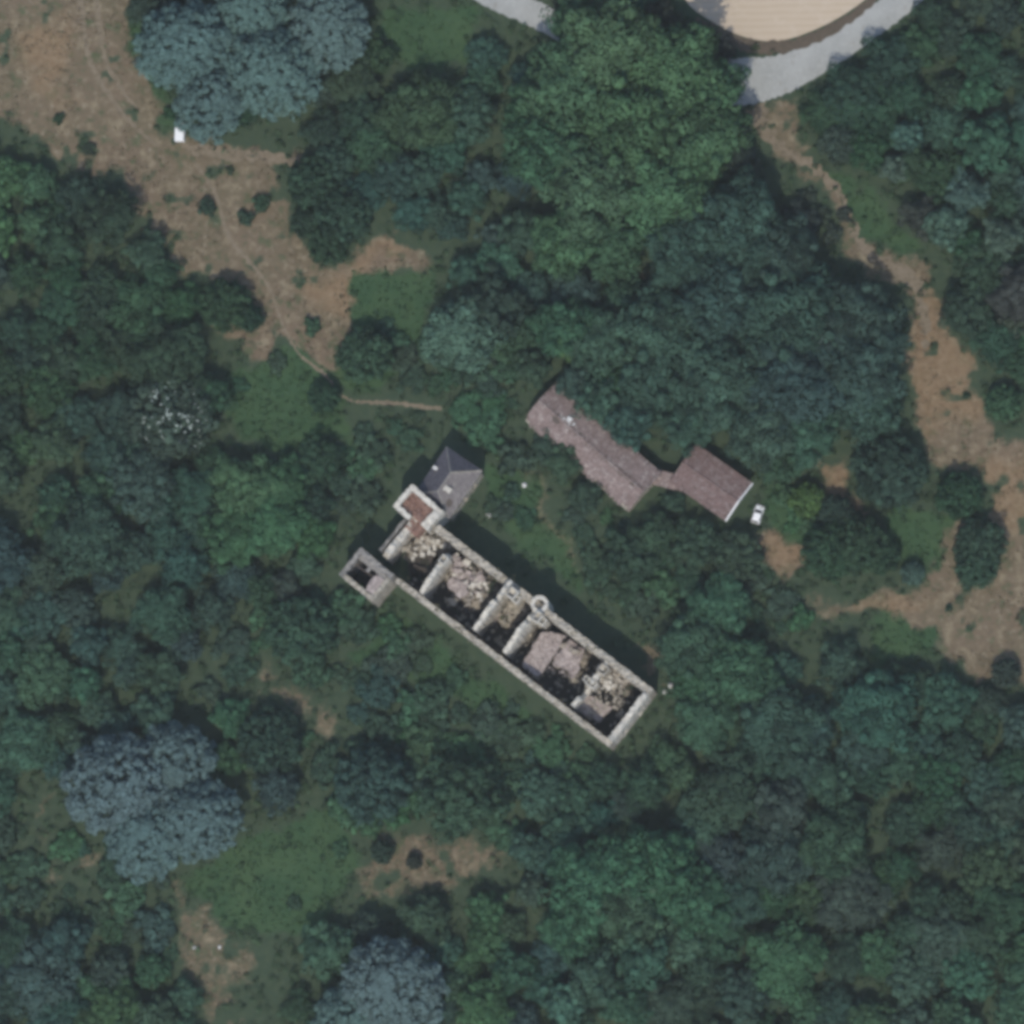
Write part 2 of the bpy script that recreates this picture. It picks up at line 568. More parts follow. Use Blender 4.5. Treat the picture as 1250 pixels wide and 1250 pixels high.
# field of cut corn beyond the road, one polygon with curved drill rows in the material
fm, nt, bs = new_mat('stubble_field')
co = objcoord(nt)
wv = nt.nodes.new('ShaderNodeTexWave')
wv.wave_type = 'RINGS'
wv.inputs['Scale'].default_value = .22
wv.inputs['Distortion'].default_value = 1.2
nt.links.new(co, wv.inputs['Vector'])
c1 = mixc(nt, ramp(nt, wv.outputs['Fac'], .2, .9), (.42, .335, .235), (.45, .36, .26))
c1 = mixc(nt, ramp(nt, noise(nt, .3, 5, .7, co), .5, .75), c1, (.48, .395, .30))
nt.links.new(c1, bs.inputs['Base Color'])
bs.inputs['Roughness'].default_value = .95
bump(nt, bs, noise(nt, 4, 3, .6, co), .5, .1)
b = MB()
cc = catmull([p for p in FIELD], 6)
b.poly([(P(a[0], a[1]).x, P(a[0], a[1]).y, .06) for a in cc][::-1])
tag(b.build('stubble_field', fm), kind='structure')
# bank of rough brown grass between field and road
bank_m = mottled('brown_verge', (.115, .088, .062), (.15, .115, .08), (.075, .07, .045), scale=.6)
strip('verge', [(850, 22, 4), (880, 42, 7), (910, 55, 9), (950, 58, 8), (985, 50, 7), (1020, 33, 6), (1050, 13, 5), (1085, -18, 5)], .1, bank_m, .4, 8)

# air between the satellite-high camera and the ground
hz_m = bpy.data.materials.new('haze')
hz_m.use_nodes = True
hz_m.node_tree.nodes.clear()
ho = hz_m.node_tree.nodes.new('ShaderNodeOutputMaterial')
hv = hz_m.node_tree.nodes.new('ShaderNodeVolumePrincipled')
hv.inputs['Color'].default_value = (.95, .99, 1.0, 1)
hv.inputs['Density'].default_value = 2.6e-5
hv.inputs['Anisotropy'].default_value = 0.0
hz_m.node_tree.links.new(hv.outputs[0], ho.inputs['Volume'])
b = MB()
b.box(-1520, 1520, -1520, 1520, -1.3, CAM.z + 8)
tag(b.build('haze', hz_m), kind='stuff')

# ------------------------------------------------------------------ masonry
def wall_into(b, p0, p1, t, hfn, ops=(), step=.55, z0=0.0, rough=.24):
    """rough stone wall from p0 to p1 (centre line, plan), thickness t, top height hfn(s) along its length"""
    p0, p1 = Vector(p0[:2]), Vector(p1[:2])
    L = (p1 - p0).length
    e = (p1 - p0) / L
    n = Vector((-e.y, e.x))
    cuts = set(np.round(np.arange(0, L, step), 3)) | {round(L, 3)}
    cuts = [c for c in cuts if all(abs(c - o) > .18 for op in ops for o in op[:2]) or c in (0.0, round(L, 3))]
    cuts = sorted(set(cuts) | {round(o, 3) for op in ops for o in op[:2] if 0 < o < L})
    K = (-.5, -.17, .17, .5)
    tops, offs = [], []
    for c in cuts:
        h = hfn(c)
        tops.append([h + random.uniform(-rough, rough) for _ in K])
        offs.append((random.uniform(-.11, .11), random.uniform(-.11, .11)))

    def pt(i, k, z):
        o = K[k] * t + (offs[i][0] if k == 0 else offs[i][1] if k == 3 else 0)
        q = p0 + e * cuts[i] + n * o
        return (q.x, q.y, z)

    def op_at(i):
        if i < 0 or i >= len(cuts) - 1: return 'end'
        mid = (cuts[i] + cuts[i + 1]) / 2
        for op in ops:
            if op[0] < mid < op[1] and min(tops[i] + tops[i + 1]) > op[3] + .2: return op
        return None

    for i in range(len(cuts) - 1):
        op = op_at(i)
        j = i + 1
        if op is None:
            for k in (0, 3):
                b.poly([pt(i, k, z0), pt(j, k, z0), pt(j, k, tops[j][k]), pt(i, k, tops[i][k])])
            for (q, nb) in ((i, op_at(i - 1)), (j, op_at(j))):
                if nb is not None:
                    b.poly([pt(q, 0, z0), pt(q, 3, z0)] + [pt(q, k, tops[q][k]) for k in (3, 2, 1, 0)])
        else:
            for k in (0, 3):
                if op[2] > z0:
                    b.poly([pt(i, k, z0), pt(j, k, z0), pt(j, k, op[2]), pt(i, k, op[2])])
                b.poly([pt(i, k, op[3]), pt(j, k, op[3]), pt(j, k, tops[j][k]), pt(i, k, tops[i][k])])
            if op[2] > z0:
                b.poly([pt(i, 0, op[2]), pt(j, 0, op[2]), pt(j, 3, op[2]), pt(i, 3, op[2])])
            b.poly([pt(i, 0, op[3]), pt(i, 3, op[3]), pt(j, 3, op[3]), pt(j, 0, op[3])])
        for k in range(3):
            b.poly([pt(i, k, tops[i][k]), pt(j, k, tops[j][k]), pt(j, k + 1, tops[j][k + 1]), pt(i, k + 1, tops[i][k + 1])])


def wall(name, mat, parent, *a, **k):
    b = MB()
    wall_into(b, *a, **k)
    return b.build(name, mat, parent)


def stones(name, mat, parent, n, fn, smin=.15, smax=.55):
    """n loose blocks; fn() gives (x, y, z) of each"""
    b = MB()
    for _ in range(n):
        x, y, z = fn()
        sx, sy, sz = [random.uniform(smin, smax) * .5 for _ in range(3)]
        a, ti = random.uniform(0, 6.28), random.uniform(-.3, .3)
        ca, sa = math.cos(a), math.sin(a)
        pts = []
        for dz in (-1, 1):
            for dx, dy in ((-1, -1), (1, -1), (1, 1), (-1, 1)):
                u, v, w = dx * sx * random.uniform(.75, 1.1), dy * sy * random.uniform(.75, 1.1), dz * sz
                w += u * ti
                pts.append((x + u * ca - v * sa, y + u * sa + v * ca, z + w))
        b.hexa(pts)
    o = b.build(name, mat, parent, fix=False)
    return tag(o, kind='stuff')


def mound(name, mat, parent, poly, hfn, step=.45, jit=.25, skirt=True):
    """uneven heap of rubble over a plan polygon (local coordinates)"""
    x = np.array([p[0] for p in poly]); y = np.array([p[1] for p in poly])
    ax, ay = np.arange(x.min() - step, x.max() + step, step), np.arange(y.min() - step, y.max() + step, step)
    X, Y = np.meshgrid(ax, ay, indexing='ij')
    sd = poly_sd(X + vnoise(X, Y, 1.3, 11) * .45, Y + vnoise(X, Y, 1.3, 12) * .45, poly)
    Z = np.vectorize(hfn)(X, Y) * smooth(.1, -1.2, sd) + vnoise(X, Y, 1.1, 13) * jit * 1.4 + rng.uniform(-jit, jit, X.shape) * .6
    b = MB()
    idx = {}
    for i in range(X.shape[0] - 1):
        for j in range(X.shape[1] - 1):
            if sd[i:i + 2, j:j + 2].min() < .1:
                f = []
                for (a, c) in ((i, j), (i + 1, j), (i + 1, j + 1), (i, j + 1)):
                    if (a, c) not in idx:
                        idx[(a, c)] = len(b.v)
                        z = Z[a, c] if sd[a, c] < .1 else 0.0
                        b.v.append((X[a, c], Y[a, c], max(z, .03)))
                    f.append(idx[(a, c)])
                b.f.append(tuple(f))
    return b.build(name, mat, parent, fix=False)


def slab(name, mat, parent, poly, z0, z1, n=5):
    """broken floor slab with an uneven edge"""
    pts = []
    for k in range(len(poly)):
        a, c = Vector(poly[k]), Vector(poly[(k + 1) % len(poly)])
        for q in range(n):
            p = a.lerp(c, q / n)
            pts.append((p.x + random.uniform(-.3, .3), p.y + random.uniform(-.3, .3)))
    area = sum(pts[k][0] * pts[(k + 1) % len(pts)][1] - pts[(k + 1) % len(pts)][0] * pts[k][1] for k in range(len(pts)))
    if area < 0: pts = pts[::-1]
    b = MB()
    b.prism(pts, z0, z1)
    return b.build(name, mat, parent)


class Frame:
    """building frame: x along the building's long side, y to its left"""
    def __init__(self, name, a, c, z):
        A, B = P(*a, z), P(*c, z)
        self.o = Vector((A.x, A.y, 0))
        self.ang = math.atan2(B.y - A.y, B.x - A.x)
        self.root = empty(name, self.o, self.ang)
        self.len = (B - A).xy.length

    def l(self, px, py, z):
        d = P(px, py, z) - self.o
        ca, sa = math.cos(-self.ang), math.sin(-self.ang)
        return Vector((d.x * ca - d.y * sa, d.x * sa + d.y * ca))

    def w(self, x, y, z=0):
        ca, sa = math.cos(self.ang), math.sin(self.ang)
        return Vector((self.o.x + x * ca - y * sa, self.o.y + x * sa + y * ca, z))


# ------------------------------------------------------------------ the ruined chateau
H = 10.0
F = Frame('ruined_chateau', (535.5, 640.6), (797, 841), H)
R = F.root
tag(R, 'long roofless stone chateau ruin with bare gable walls and rubble filled rooms', 'ruin')
LX = F.len
WY = -F.l(749.4, 916, H).y          # depth of the main range
nz = lambda s, a=.5, f=.35, ph=0: a * math.sin(s * f + ph) + a * .6 * math.sin(s * f * 2.7 + ph * 2)
win = lambda a, L_, w=1.3, z0=1.2, z1=3.6: [(x, x + w, z0, z1) for x in a if x + w < L_]
x_w = F.l(484.5, 710, H).x

# outer walls (outer faces along y=0, y=-WY, x=LX)
tn, ts, te = 1.55, 1.15, 1.15
ops = [(x, x + 1.3, 1.0, 3.4) for x in (4, 9.5, 15, 26, 38.5, 44, 49.5)]
def h_ne(s):
    h = H + nz(s, .25, .4, 1)
    if 17.5 < s < 19.6: h -= 1.6
    return h
wall('wall', STONE, R, (0, -tn / 2), (LX, -tn / 2), tn, h_ne, ops)
ops = [(x, x + 1.25, 1.0, 3.4) for x in (3, 8, 13.2, 19, 24.4, 30, 36, 42, 48, 52)]
wall('wall', STONE, R, (x_w - .3, -WY + ts / 2), (LX, -WY + ts / 2), ts, lambda s: H - .2 + nz(s, .2, .5, 2), ops)
wall('wall', WHITE_STONE, R, (LX - te / 2, -tn - .01), (LX - te / 2, -WY + ts + .01), te, lambda s: H + .1 + nz(s, .22, .6, 0),
     [(3.2, 4.5, 1, 3.4), (8.2, 9.5, 1, 3.4)])
# north-west end wall, broken off before the south corner, with a lower lean-to wall outside it
a0, a1 = F.l(509, 632, H), F.l(469.5, 679.5, H)
wall('wall', WHITE_STONE, R, a0, a1, 1.35, lambda s: H + nz(s, .25, .9, 1) - (1.5 if s > 9.6 else 0), [(2.6, 3.9, 1, 3.4), (6.3, 7.6, 1, 3.4)])
d = (a1 - a0).normalized(); n = Vector((d.y, -d.x))
if n.x > 0: n = -n
wall('outer_parapet', GREY_STONE, R, a0 + n * 1.75 + d * .6, a1 + n * 1.65 - d * .4, .6, lambda s: 9.6 + nz(s, .2, .8))
# the cross walls, with gables and chimney stumps
def gable(px0, px1, rise, t, cut=None, base=H):
    p, q = F.l(*px0, base), F.l(*px1, base)
    L_ = (q - p).length
    def h(s):
        u = s / L_
        v = base + rise * (1 - abs(2 * u - 1.0)) + nz(s, .22, 1.1, px0[0])
        if cut: v = min(v, cut(u))
        return v
    return wall('cross_wall', WHITE_STONE, R, p, q, t, h, step=.45, rough=.2)
gable((514, 724), (548, 676), 2.4, .95, lambda u: 12.3 - 9.0 * max(0, u - .66) + .5 * math.sin(u * 23))
gable((579, 769), (625, 709), 2.8, 1.0, lambda u: 12.5 + .55 * math.sin(u * 19 + 1) - (2.4 if .58 < u < .68 else 0))
gable((616, 797), (656, 744), 2.8, 1.0, lambda u: 12.5 + .5 * math.sin(u * 17) - (2.0 if .70 < u < .78 else 0))
gable((699, 862), (742, 808), .3, .9, lambda u: (7.6 + 2 * math.sin(u * 14)) if .22 < u < .52 else 10.5)
def stump(px, py, w, d_, h0, h1, mat=WHITE_STONE):
    c = F.l(px, py, h1)
    b = MB()
    w, d_ = w / 2, d_ / 2
    t = .24
    b.box(c.x - w, c.x + w, c.y - d_, c.y - d_ + t, h0, h1 + .1)
    b.box(c.x - w, c.x + w, c.y + d_ - t, c.y + d_, h0, h1 - .15)
    b.box(c.x - w, c.x - w + t, c.y - d_ + t + .002, c.y + d_ - t - .002, h0, h1 - .3)
    b.box(c.x + w - t, c.x + w, c.y - d_ + t + .002, c.y + d_ - t - .002, h0, h1)
    b.box(c.x - w + t + .003, c.x + w - t - .003, c.y - d_ + t + .003, c.y + d_ - t - .003, h0, h1 - 1.3)
    return b.build('chimney_stump', mat, R)
stump(541, 683, 1.5, 1.8, 4, 12.0)
stump(625, 724, 1.9, 2.1, 4, 12.4)
stump(630, 731, 1.4, 1.6, 0, 10.8)
stump(656, 753, 1.5, 2.2, 4, 12.2)
stump(662, 758, 1.3, 1.6, 0, 10.6)
stump(736, 817, 1.9, 2.0, 0, 10.9, STONE)
stump(722, 834, 2.2, 1.6, 0, 9.6)
stump(716, 829, 1.4, 1.2, 0, 8.6)

# stair turret: a hollow drum standing out of the north-east front
c = F.l(658.4, 737.4, H + .8)
b = MB()
N = 28
ro, ri = 1.82, 1.02
zt = [H + .8 + random.uniform(-.12, .12) for _ in range(N)]
for k in range(N):
    j = (k + 1) % N
    A = lambda r, k_: (c.x + r * math.cos(2 * math.pi * k_ / N), c.y + r * math.sin(2 * math.pi * k_ / N))
    b.poly([(*A(ro, k), 0), (*A(ro, j), 0), (*A(ro, j), zt[j]), (*A(ro, k), zt[k])])
    b.poly([(*A(ri, j), 0), (*A(ri, k), 0), (*A(ri, k), zt[k]), (*A(ri, j), zt[j])])
    b.poly([(*A(ro, k), zt[k]), (*A(ro, j), zt[j]), (*A(ri, j), zt[j]), (*A(ri, k), zt[k])])
tur = b.build('stair_turret', WHITE_STONE, R)
b = MB()
for k in range(18):        # winding steps left inside
    a = k * .5
    b.prism([(c.x, c.y), (c.x + 1.0 * math.cos(a), c.y + 1.0 * math.sin(a)), (c.x + 1.0 * math.cos(a + .46), c.y + 1.0 * math.sin(a + .46))],
            k * .19 + .1, k * .19 + .27)
o = b.build('winding_steps', GREY_STONE, tur)

# floors and rubble of the rooms, north-west to south-east
b = MB()
b.box(x_w + .4, LX - te - .02, -WY + ts + .05, -tn - .05, .02, .10)
b.build('earth_floor', EARTH, R)
L = F.l
def PL(pts, z): return [tuple(L(a, b_, z)) for a, b_ in pts]
mound('rubble_heap', TAN, R, PL([(510, 645), (536, 652), (553, 668), (540, 676), (515, 672), (505, 690), (492, 676)], 4), lambda x, y: 4.4 + .8 * math.sin(x * 1.3 + y), jit=.5)
mound('overgrown_rubble', EARTH, R, PL([(500, 676), (520, 668), (535, 680), (522, 712), (500, 700)], 2), lambda x, y: 2.4, jit=.3)
mound('rubble_heap', TAN, R, PL([(552, 674), (572, 678), (600, 705), (607, 716), (590, 736), (570, 742), (548, 716), (545, 700)], 4),
      lambda x, y: 4.0 + 1.7 * math.sin(x * .95) * math.cos(y * 1.15) + .7 * math.sin(2.1 * x + y), jit=.6)
slab('vault_floor', PINK, R, PL([(550, 704), (566, 712), (573, 726), (560, 730), (546, 715)], 5.6), 5.0, 5.6)
slab('vault_floor', STONE, R, PL([(543, 728), (560, 732), (556, 741), (548, 737)], 3), 2.4, 3.0)
mound('rubble_heap', TAN, R, PL([(622, 728), (640, 728), (648, 742), (630, 755), (612, 765), (608, 752)], 3), lambda x, y: 3.0, jit=.4)
slab('vault_floor', PINK, R, PL([(662, 770), (690, 777), (675, 803), (657, 826), (636, 811), (650, 790)], 5.4), 4.8, 5.4)
slab('vault_floor', PINK, R, PL([(694, 781), (713, 793), (708, 812), (699, 829), (691, 818), (674, 812), (678, 804)], 5.3), 4.7, 5.3)
slab('vault_floor', PINK, R, PL([(714, 845), (747, 864), (732, 883), (704, 866)], 4.4), 3.8, 4.4)
mound('rubble_heap', TAN, R, PL([(735, 806), (770, 830), (768, 848), (755, 846), (740, 832), (722, 842), (716, 836)], 5), lambda x, y: 4.8 + 1.3 * math.sin(x * 1.1) * math.cos(y * 1.3), jit=.6)

def scat(poly, z, zj):
    px_ = [p[0] for p in poly]; py_ = [p[1] for p in poly]
    def f():
        for _ in range(30):
            x, y = random.uniform(min(px_), max(px_)), random.uniform(min(py_), max(py_))
            if poly_sd(np.array([x]), np.array([y]), poly)[0] < 0: break
        return x, y, z + random.uniform(-.1, zj)
    return f
stones('fallen_stones', TAN, R, 120, scat(PL([(552, 674), (572, 678), (603, 708), (590, 736), (570, 742), (545, 705)], 4), 3.6, 1.6), .2, .75)
stones('fallen_stones', PINK, R, 26, scat(PL([(556, 680), (598, 708), (585, 732), (555, 712)], 4), 4.6, .8), .7, 1.7)
stones('fallen_stones', WHITE_STONE, R, 30, scat(PL([(552, 674), (600, 705), (590, 735), (548, 712)], 4), 4.4, 1.2), .4, 1.3)
stones('fallen_stones', WHITE_STONE, R, 24, scat(PL([(735, 806), (770, 830), (740, 845), (716, 836)], 5), 5.2, .9), .4, 1.2)
stones('fallen_stones', WHITE_STONE, R, 26, scat(PL([(505, 640), (550, 668), (500, 690)], 4), 4.4, .8), .4, 1.2)
stones('fallen_stones', STONE, R, 70, scat(PL([(505, 640), (536, 652), (550, 668), (515, 672), (492, 676)], 4), 4.4, .8), .2, .8)
stones('fallen_stones', TAN, R, 80, scat(PL([(735, 806), (770, 830), (760, 846), (738, 832), (716, 836)], 5), 5.2, .9), .2, .9)
stones('fallen_stones', STONE, R, 90, scat(PL([(622, 728), (646, 730), (640, 745), (612, 765)], 3), 3.0, .7), .2, .8)
stones('fallen_stones', PINK, R, 90, scat(PL([(670, 775), (713, 793), (699, 829), (640, 811)], 5.4), 5.4, .25), .15, .5)
mound('rubble_heap', TAN, R, PL([(690, 776), (716, 792), (712, 808), (694, 800), (676, 790)], 5.4), lambda x, y: 5.9 + .5 * math.sin(x * 1.7), jit=.4)
mound('rubble_heap', STONE, R, PL([(697, 812), (706, 816), (700, 836), (692, 826)], 5), lambda x, y: 5.4, jit=.4)
mound('rubble_heap', STONE, R, PL([(705, 848), (722, 848), (716, 862), (702, 868)], 5), lambda x, y: 5.2, jit=.5)
mound('rubble_heap', PINK, R, PL([(580, 760), (604, 742), (610, 750), (590, 768)], 2), lambda x, y: 2.0, jit=.5)
stones('fallen_stones', STONE, R, 110, scat(PL([(700, 830), (770, 830), (760, 870), (720, 872)], 4.4), 4.3, .6), .15, .7)
stones('fallen_stones', STONE, R, 360, lambda: (random.uniform(x_w + 1, LX - 2), random.uniform(-WY + 2, -3), random.uniform(.1, .5)), .2, .9)
# fallen beams
for (a, c_, z0, z1) in (((505, 690), (528, 700), 2.6, 4.0), ((522, 665), (530, 715), 4.5, 1.0), ((529, 676), (520, 712), 4.8, 1.2),
                        ((540, 700), (533, 716), 3.2, .8), ((556, 742), (572, 752), .6, 3.0), ((578, 725), (568, 752), 5, .5),
                        ((737, 657), (0, 0), 0, 0)):
    if z1 == 0 and z0 == 0: continue
    p, q = L(*a, z0), L(*c_, z1)
    b = MB()
    b.tube([(p.x, p.y, z0 + .3), (q.x, q.y, z1 + .3)], [.2, .17], 6)
    b.build('beam', TIMBER, R)

# ------------------------------------------------------------------ square tower on the north corner (white wall tops, red rubble)
HT = 12.0
T1 = Frame('square_tower', (503, 590.5), (541.5, 624), HT)
tag(T1.root, 'small square tower with thick white wall tops and red brick rubble inside', 'tower')
wl = T1.len
wd = 6.1
wall('wall', WHITE_STONE, T1.root, (0, -.55), (wl, -.55), 1.1, lambda s: HT + nz(s, .1, .8), rough=.08)
wall('wall', WHITE_STONE, T1.root, (.5, -1.12), (.5, -wd), 1.0, lambda s: HT + nz(s, .1, .8), [(2, 3.1, 5, 7.4)], rough=.08)
wall('wall', WHITE_STONE, T1.root, (1.02, -wd + .5), (wl * .5, -wd + .5), 1.0, lambda s: HT + nz(s, .1, .8), rough=.08)
wall('wall', WHITE_STONE, T1.root, (wl - .85, -1.12), (wl - .85, -wd + .9), 1.7, lambda s: HT + nz(s, .15, .8) - .3 * (s > 2.5), rough=.12)
b = MB()
b.box(1.02, wl - 1.72, -wd + 1.02, -1.12, 0, HT - 1.5)
b.box(wl * .5 + .02, wl - 1.2, -wd - 1.6, -wd + 1.0, 0, HT - 2.0)
b.build('brick_core', RED_RUBBLE, T1.root)
stones('brick_rubble', RED_RUBBLE, T1.root, 150, lambda: (random.uniform(1.2, wl - 1.9), random.uniform(-wd + 1.2, -1.3), HT - 1.45 + random.uniform(0, .35)), .2, .7)
stones('brick_rubble', RED_RUBBLE, T1.root, 40, lambda: (random.uniform(wl * .5 + .3, wl - 1.4), random.uniform(-wd - 1.4, -wd + .8), HT - 1.95 + random.uniform(0, .3)), .2, .6)

# ------------------------------------------------------------------ corner tower on the west end
HC = 11.0
T2 = Frame('corner_tower', (440.5, 668), (481, 701.5), HC)
tag(T2.root, 'square corner tower with broken grey floor and two dark holes', 'tower')
wl = T2.len
wd = -T2.l(414, 701.5, HC).y
wall('wall', GREY_STONE, T2.root, (0, -.6), (wl, -.6), 1.2, lambda s: HC + nz(s, .12, .8))
wall('wall', GREY_STONE, T2.root, (.5, -1.22), (.5, -wd), 1.0, lambda s: HC + nz(s, .12, .9), [(2.2, 3.3, 1.5, 3.6)])
wall('wall', STONE, T2.root, (1.02, -wd + .45), (wl, -wd + .45), .9, lambda s: HC + nz(s, .1, .9), [(2.5, 3.7, 1.5, 3.8)])
wall('wall', STONE, T2.root, (wl - .4, -1.22), (wl - .4, -wd + .92), .8, lambda s: HC + nz(s, .12, .9))
b = MB()
zf = HC - .7
for (x0, x1, y0, y1) in ((1.02, wl * .42, -2.1, -1.22), (wl * .42, wl - .82, -2.0, -1.22), (wl * .42, wl * .5, -3.0, -2.0), (wl * .72, wl - .82, -wd + .92, -2.0)):
    b.box(x0, x1, y0, y1, zf - .3, zf + random.uniform(-.05, .05))
b.build('broken_floor', GREY_STONE, T2.root)
slab('plaster_floor', PINK, T2.root, [(wl * .70, -2.2), (wl - .85, -2.0), (wl - .85, -wd + 1.0), (wl * .68, -wd + 1.0)], zf + .1, zf + .35, 2)
b = MB(); b.box(1.02, wl - .82, -wd + .92, -1.22, .02, .3); b.build('earth_floor', EARTH, T2.root)
b = MB(); b.tube([(1.6, -3.4, zf - .6), (wl - 1.6, -2.9, zf - .4)], [.17, .15], 6); b.build('beam', TIMBER, T2.root)


# ------------------------------------------------------------------ roofs
def tiled_face(name, mat, parent, poly3, tw, th, hole=None, lift=.03, drop=0.0):
    """shingles laid on a planar polygon (first edge = eave), all of them one part"""
    p = [Vector(q) for q in poly3]
    e = (p[1] - p[0]).normalized()
    nrm = (p[1] - p[0]).cross(p[-1] - p[0]).normalized()
    if nrm.z < 0: nrm = -nrm
    up = nrm.cross(e)
    if up.z < 0: up = -up
    loc = [((q - p[0]).dot(e), (q - p[0]).dot(up)) for q in p]
    u0, u1 = min(a for a, _ in loc), max(a for a, _ in loc)
    v1 = max(b_ for _, b_ in loc)
    nu, nv = int((u1 - u0) / tw) + 1, int(v1 / th) + 1
    U, Vv = np.meshgrid(u0 + (np.arange(nu) + .5) * tw, (np.arange(nv) + .5) * th, indexing='ij')
    U = U + (np.arange(nv) % 2)[None, :] * tw * .5
    sd = poly_sd(U, Vv, loc)
    b = MB()
    for i in range(nu):
        for j in range(nv):
            if sd[i, j] > 0.05: continue
            u, v = U[i, j], Vv[i, j]
            if hole and hole(u, v): continue
            if sd[i, j] > -.6 and random.random() < drop: continue
            k = random.uniform(-.02, .02)
            z0, z1 = lift + .05 + random.uniform(0, .025), lift + random.uniform(0, .01)
            w, h = tw * .48, th * .56
            q = []
            for (a, c_, zz) in ((-w, -h, z0), (w, -h, z0), (w, h, z1), (-w, h, z1)):
                q.append(p[0] + e * (u + a) + up * (v + c_ + k) + nrm * zz)
            lo = [x - nrm * .045 for x in q]
            b.hexa(lo + q, skip=(0,))
    o = b.build(name, mat, parent, fix=False)
    return tag(o, kind='stuff')


# pavilion with a hipped slate roof
HE = 7.6
Fp = Frame('slate_pavilion', (545.2, 545.5), (588.4, 574.6), HE)
tag(Fp.root, 'small pavilion with a hipped purple grey slate roof beside the white topped tower', 'building')
w_ = Fp.len
d_ = 12.0
b = MB()
ops2 = [(2, 3.2, 1, 3.2), (5.2, 6.4, 1, 3.2)]
i_ = .35
for a, c_, o_ in (((i_, -i_ - .25), (w_ - i_, -i_ - .25), ops2), ((i_ + .25, -i_ - .51), (i_ + .25, -d_ + i_), ops2),
                  ((w_ - i_ - .25, -i_ - .51), (w_ - i_ - .25, -d_ + i_), ops2), ((i_ + .51, -d_ + i_ + .25), (w_ - i_ - .51, -d_ + i_ + .25), ())):
    wall('wall', STONE, Fp.root, a, c_, .5, lambda s: HE - .12, o_, rough=.01)
HR = 11.6
r0, r1 = Vector((w_ / 2, -4.1, HR)), Vector((w_ / 2, -d_ + 3.2, HR))
A, B_, C_, D_ = Vector((0, 0, HE)), Vector((w_, 0, HE)), Vector((w_, -d_, HE)), Vector((0, -d_, HE))
b = MB()
for f in ([B_, A, r0], [C_, B_, r0, r1], [A, D_, r1, r0], [D_, C_, r1]):
    b.poly(f)
b.poly([A, B_, C_, D_])
deck = b.build('roof', TIMBER, Fp.root)
SLATE_SUNLIT = mottled('slate_sunlit_tone', (.18, .16, .155), (.23, .205, .195), (.29, .265, .24), scale=.5, bump_s=.3, fine=3)  # same slate, with sunlight on the south-east slope painted into its colour
tiled_face('slates', SLATE, deck, [B_, A, r0], .32, .30)
o = tiled_face('slates', SLATE_SUNLIT, deck, [C_, B_, r0, r1], .32, .30, hole=lambda u, v: (u - 2.6) ** 2 + (v - 2.2) ** 2 < .8)
tiled_face('slates', SLATE, deck, [A, D_, r1, r0], .32, .30, hole=lambda u, v: (u - 5.2) ** 2 + (v - 1.5) ** 2 < .35)
tiled_face('slates', SLATE, deck, [D_, C_, r1], .32, .30)
for a, c_ in ((B_, r0), (A, r0), (r0, r1), (C_, r1), (D_, r1)):
    b = MB()
    n_ = Vector((0, 0, .09))
    b.tube([a + n_, c_ + n_], [.16, .16], 6)
    b.build('ridge_cap', STONE if a is B_ else GREY_STONE, deck)
cpt = Fp.l(547, 598, 10.5)
b = MB(); b.box(cpt.x - .7, cpt.x + .7, cpt.y - .45, cpt.y + .45, 7.8, 11.3); ch = b.build('chimney', STONE, Fp.root)
b = MB(); b.box(cpt.x - .8, cpt.x + .8, cpt.y - .55, cpt.y + .55, 11.302, 11.5); b.box(cpt.x - .25, cpt.x + .25, cpt.y - .2, cpt.y + .2, 11.502, 11.75); b.build('chimney_cap', WHITE_STONE, ch)
k_ = Fp.l(531.5, 571.5, 8.9)
b = MB(); b.box(k_.x - .5, k_.x + .5, k_.y - .35, k_.y + .35, 8.2, 9.35); b.build('roof_hatch', PALE_STONE, Fp.root)


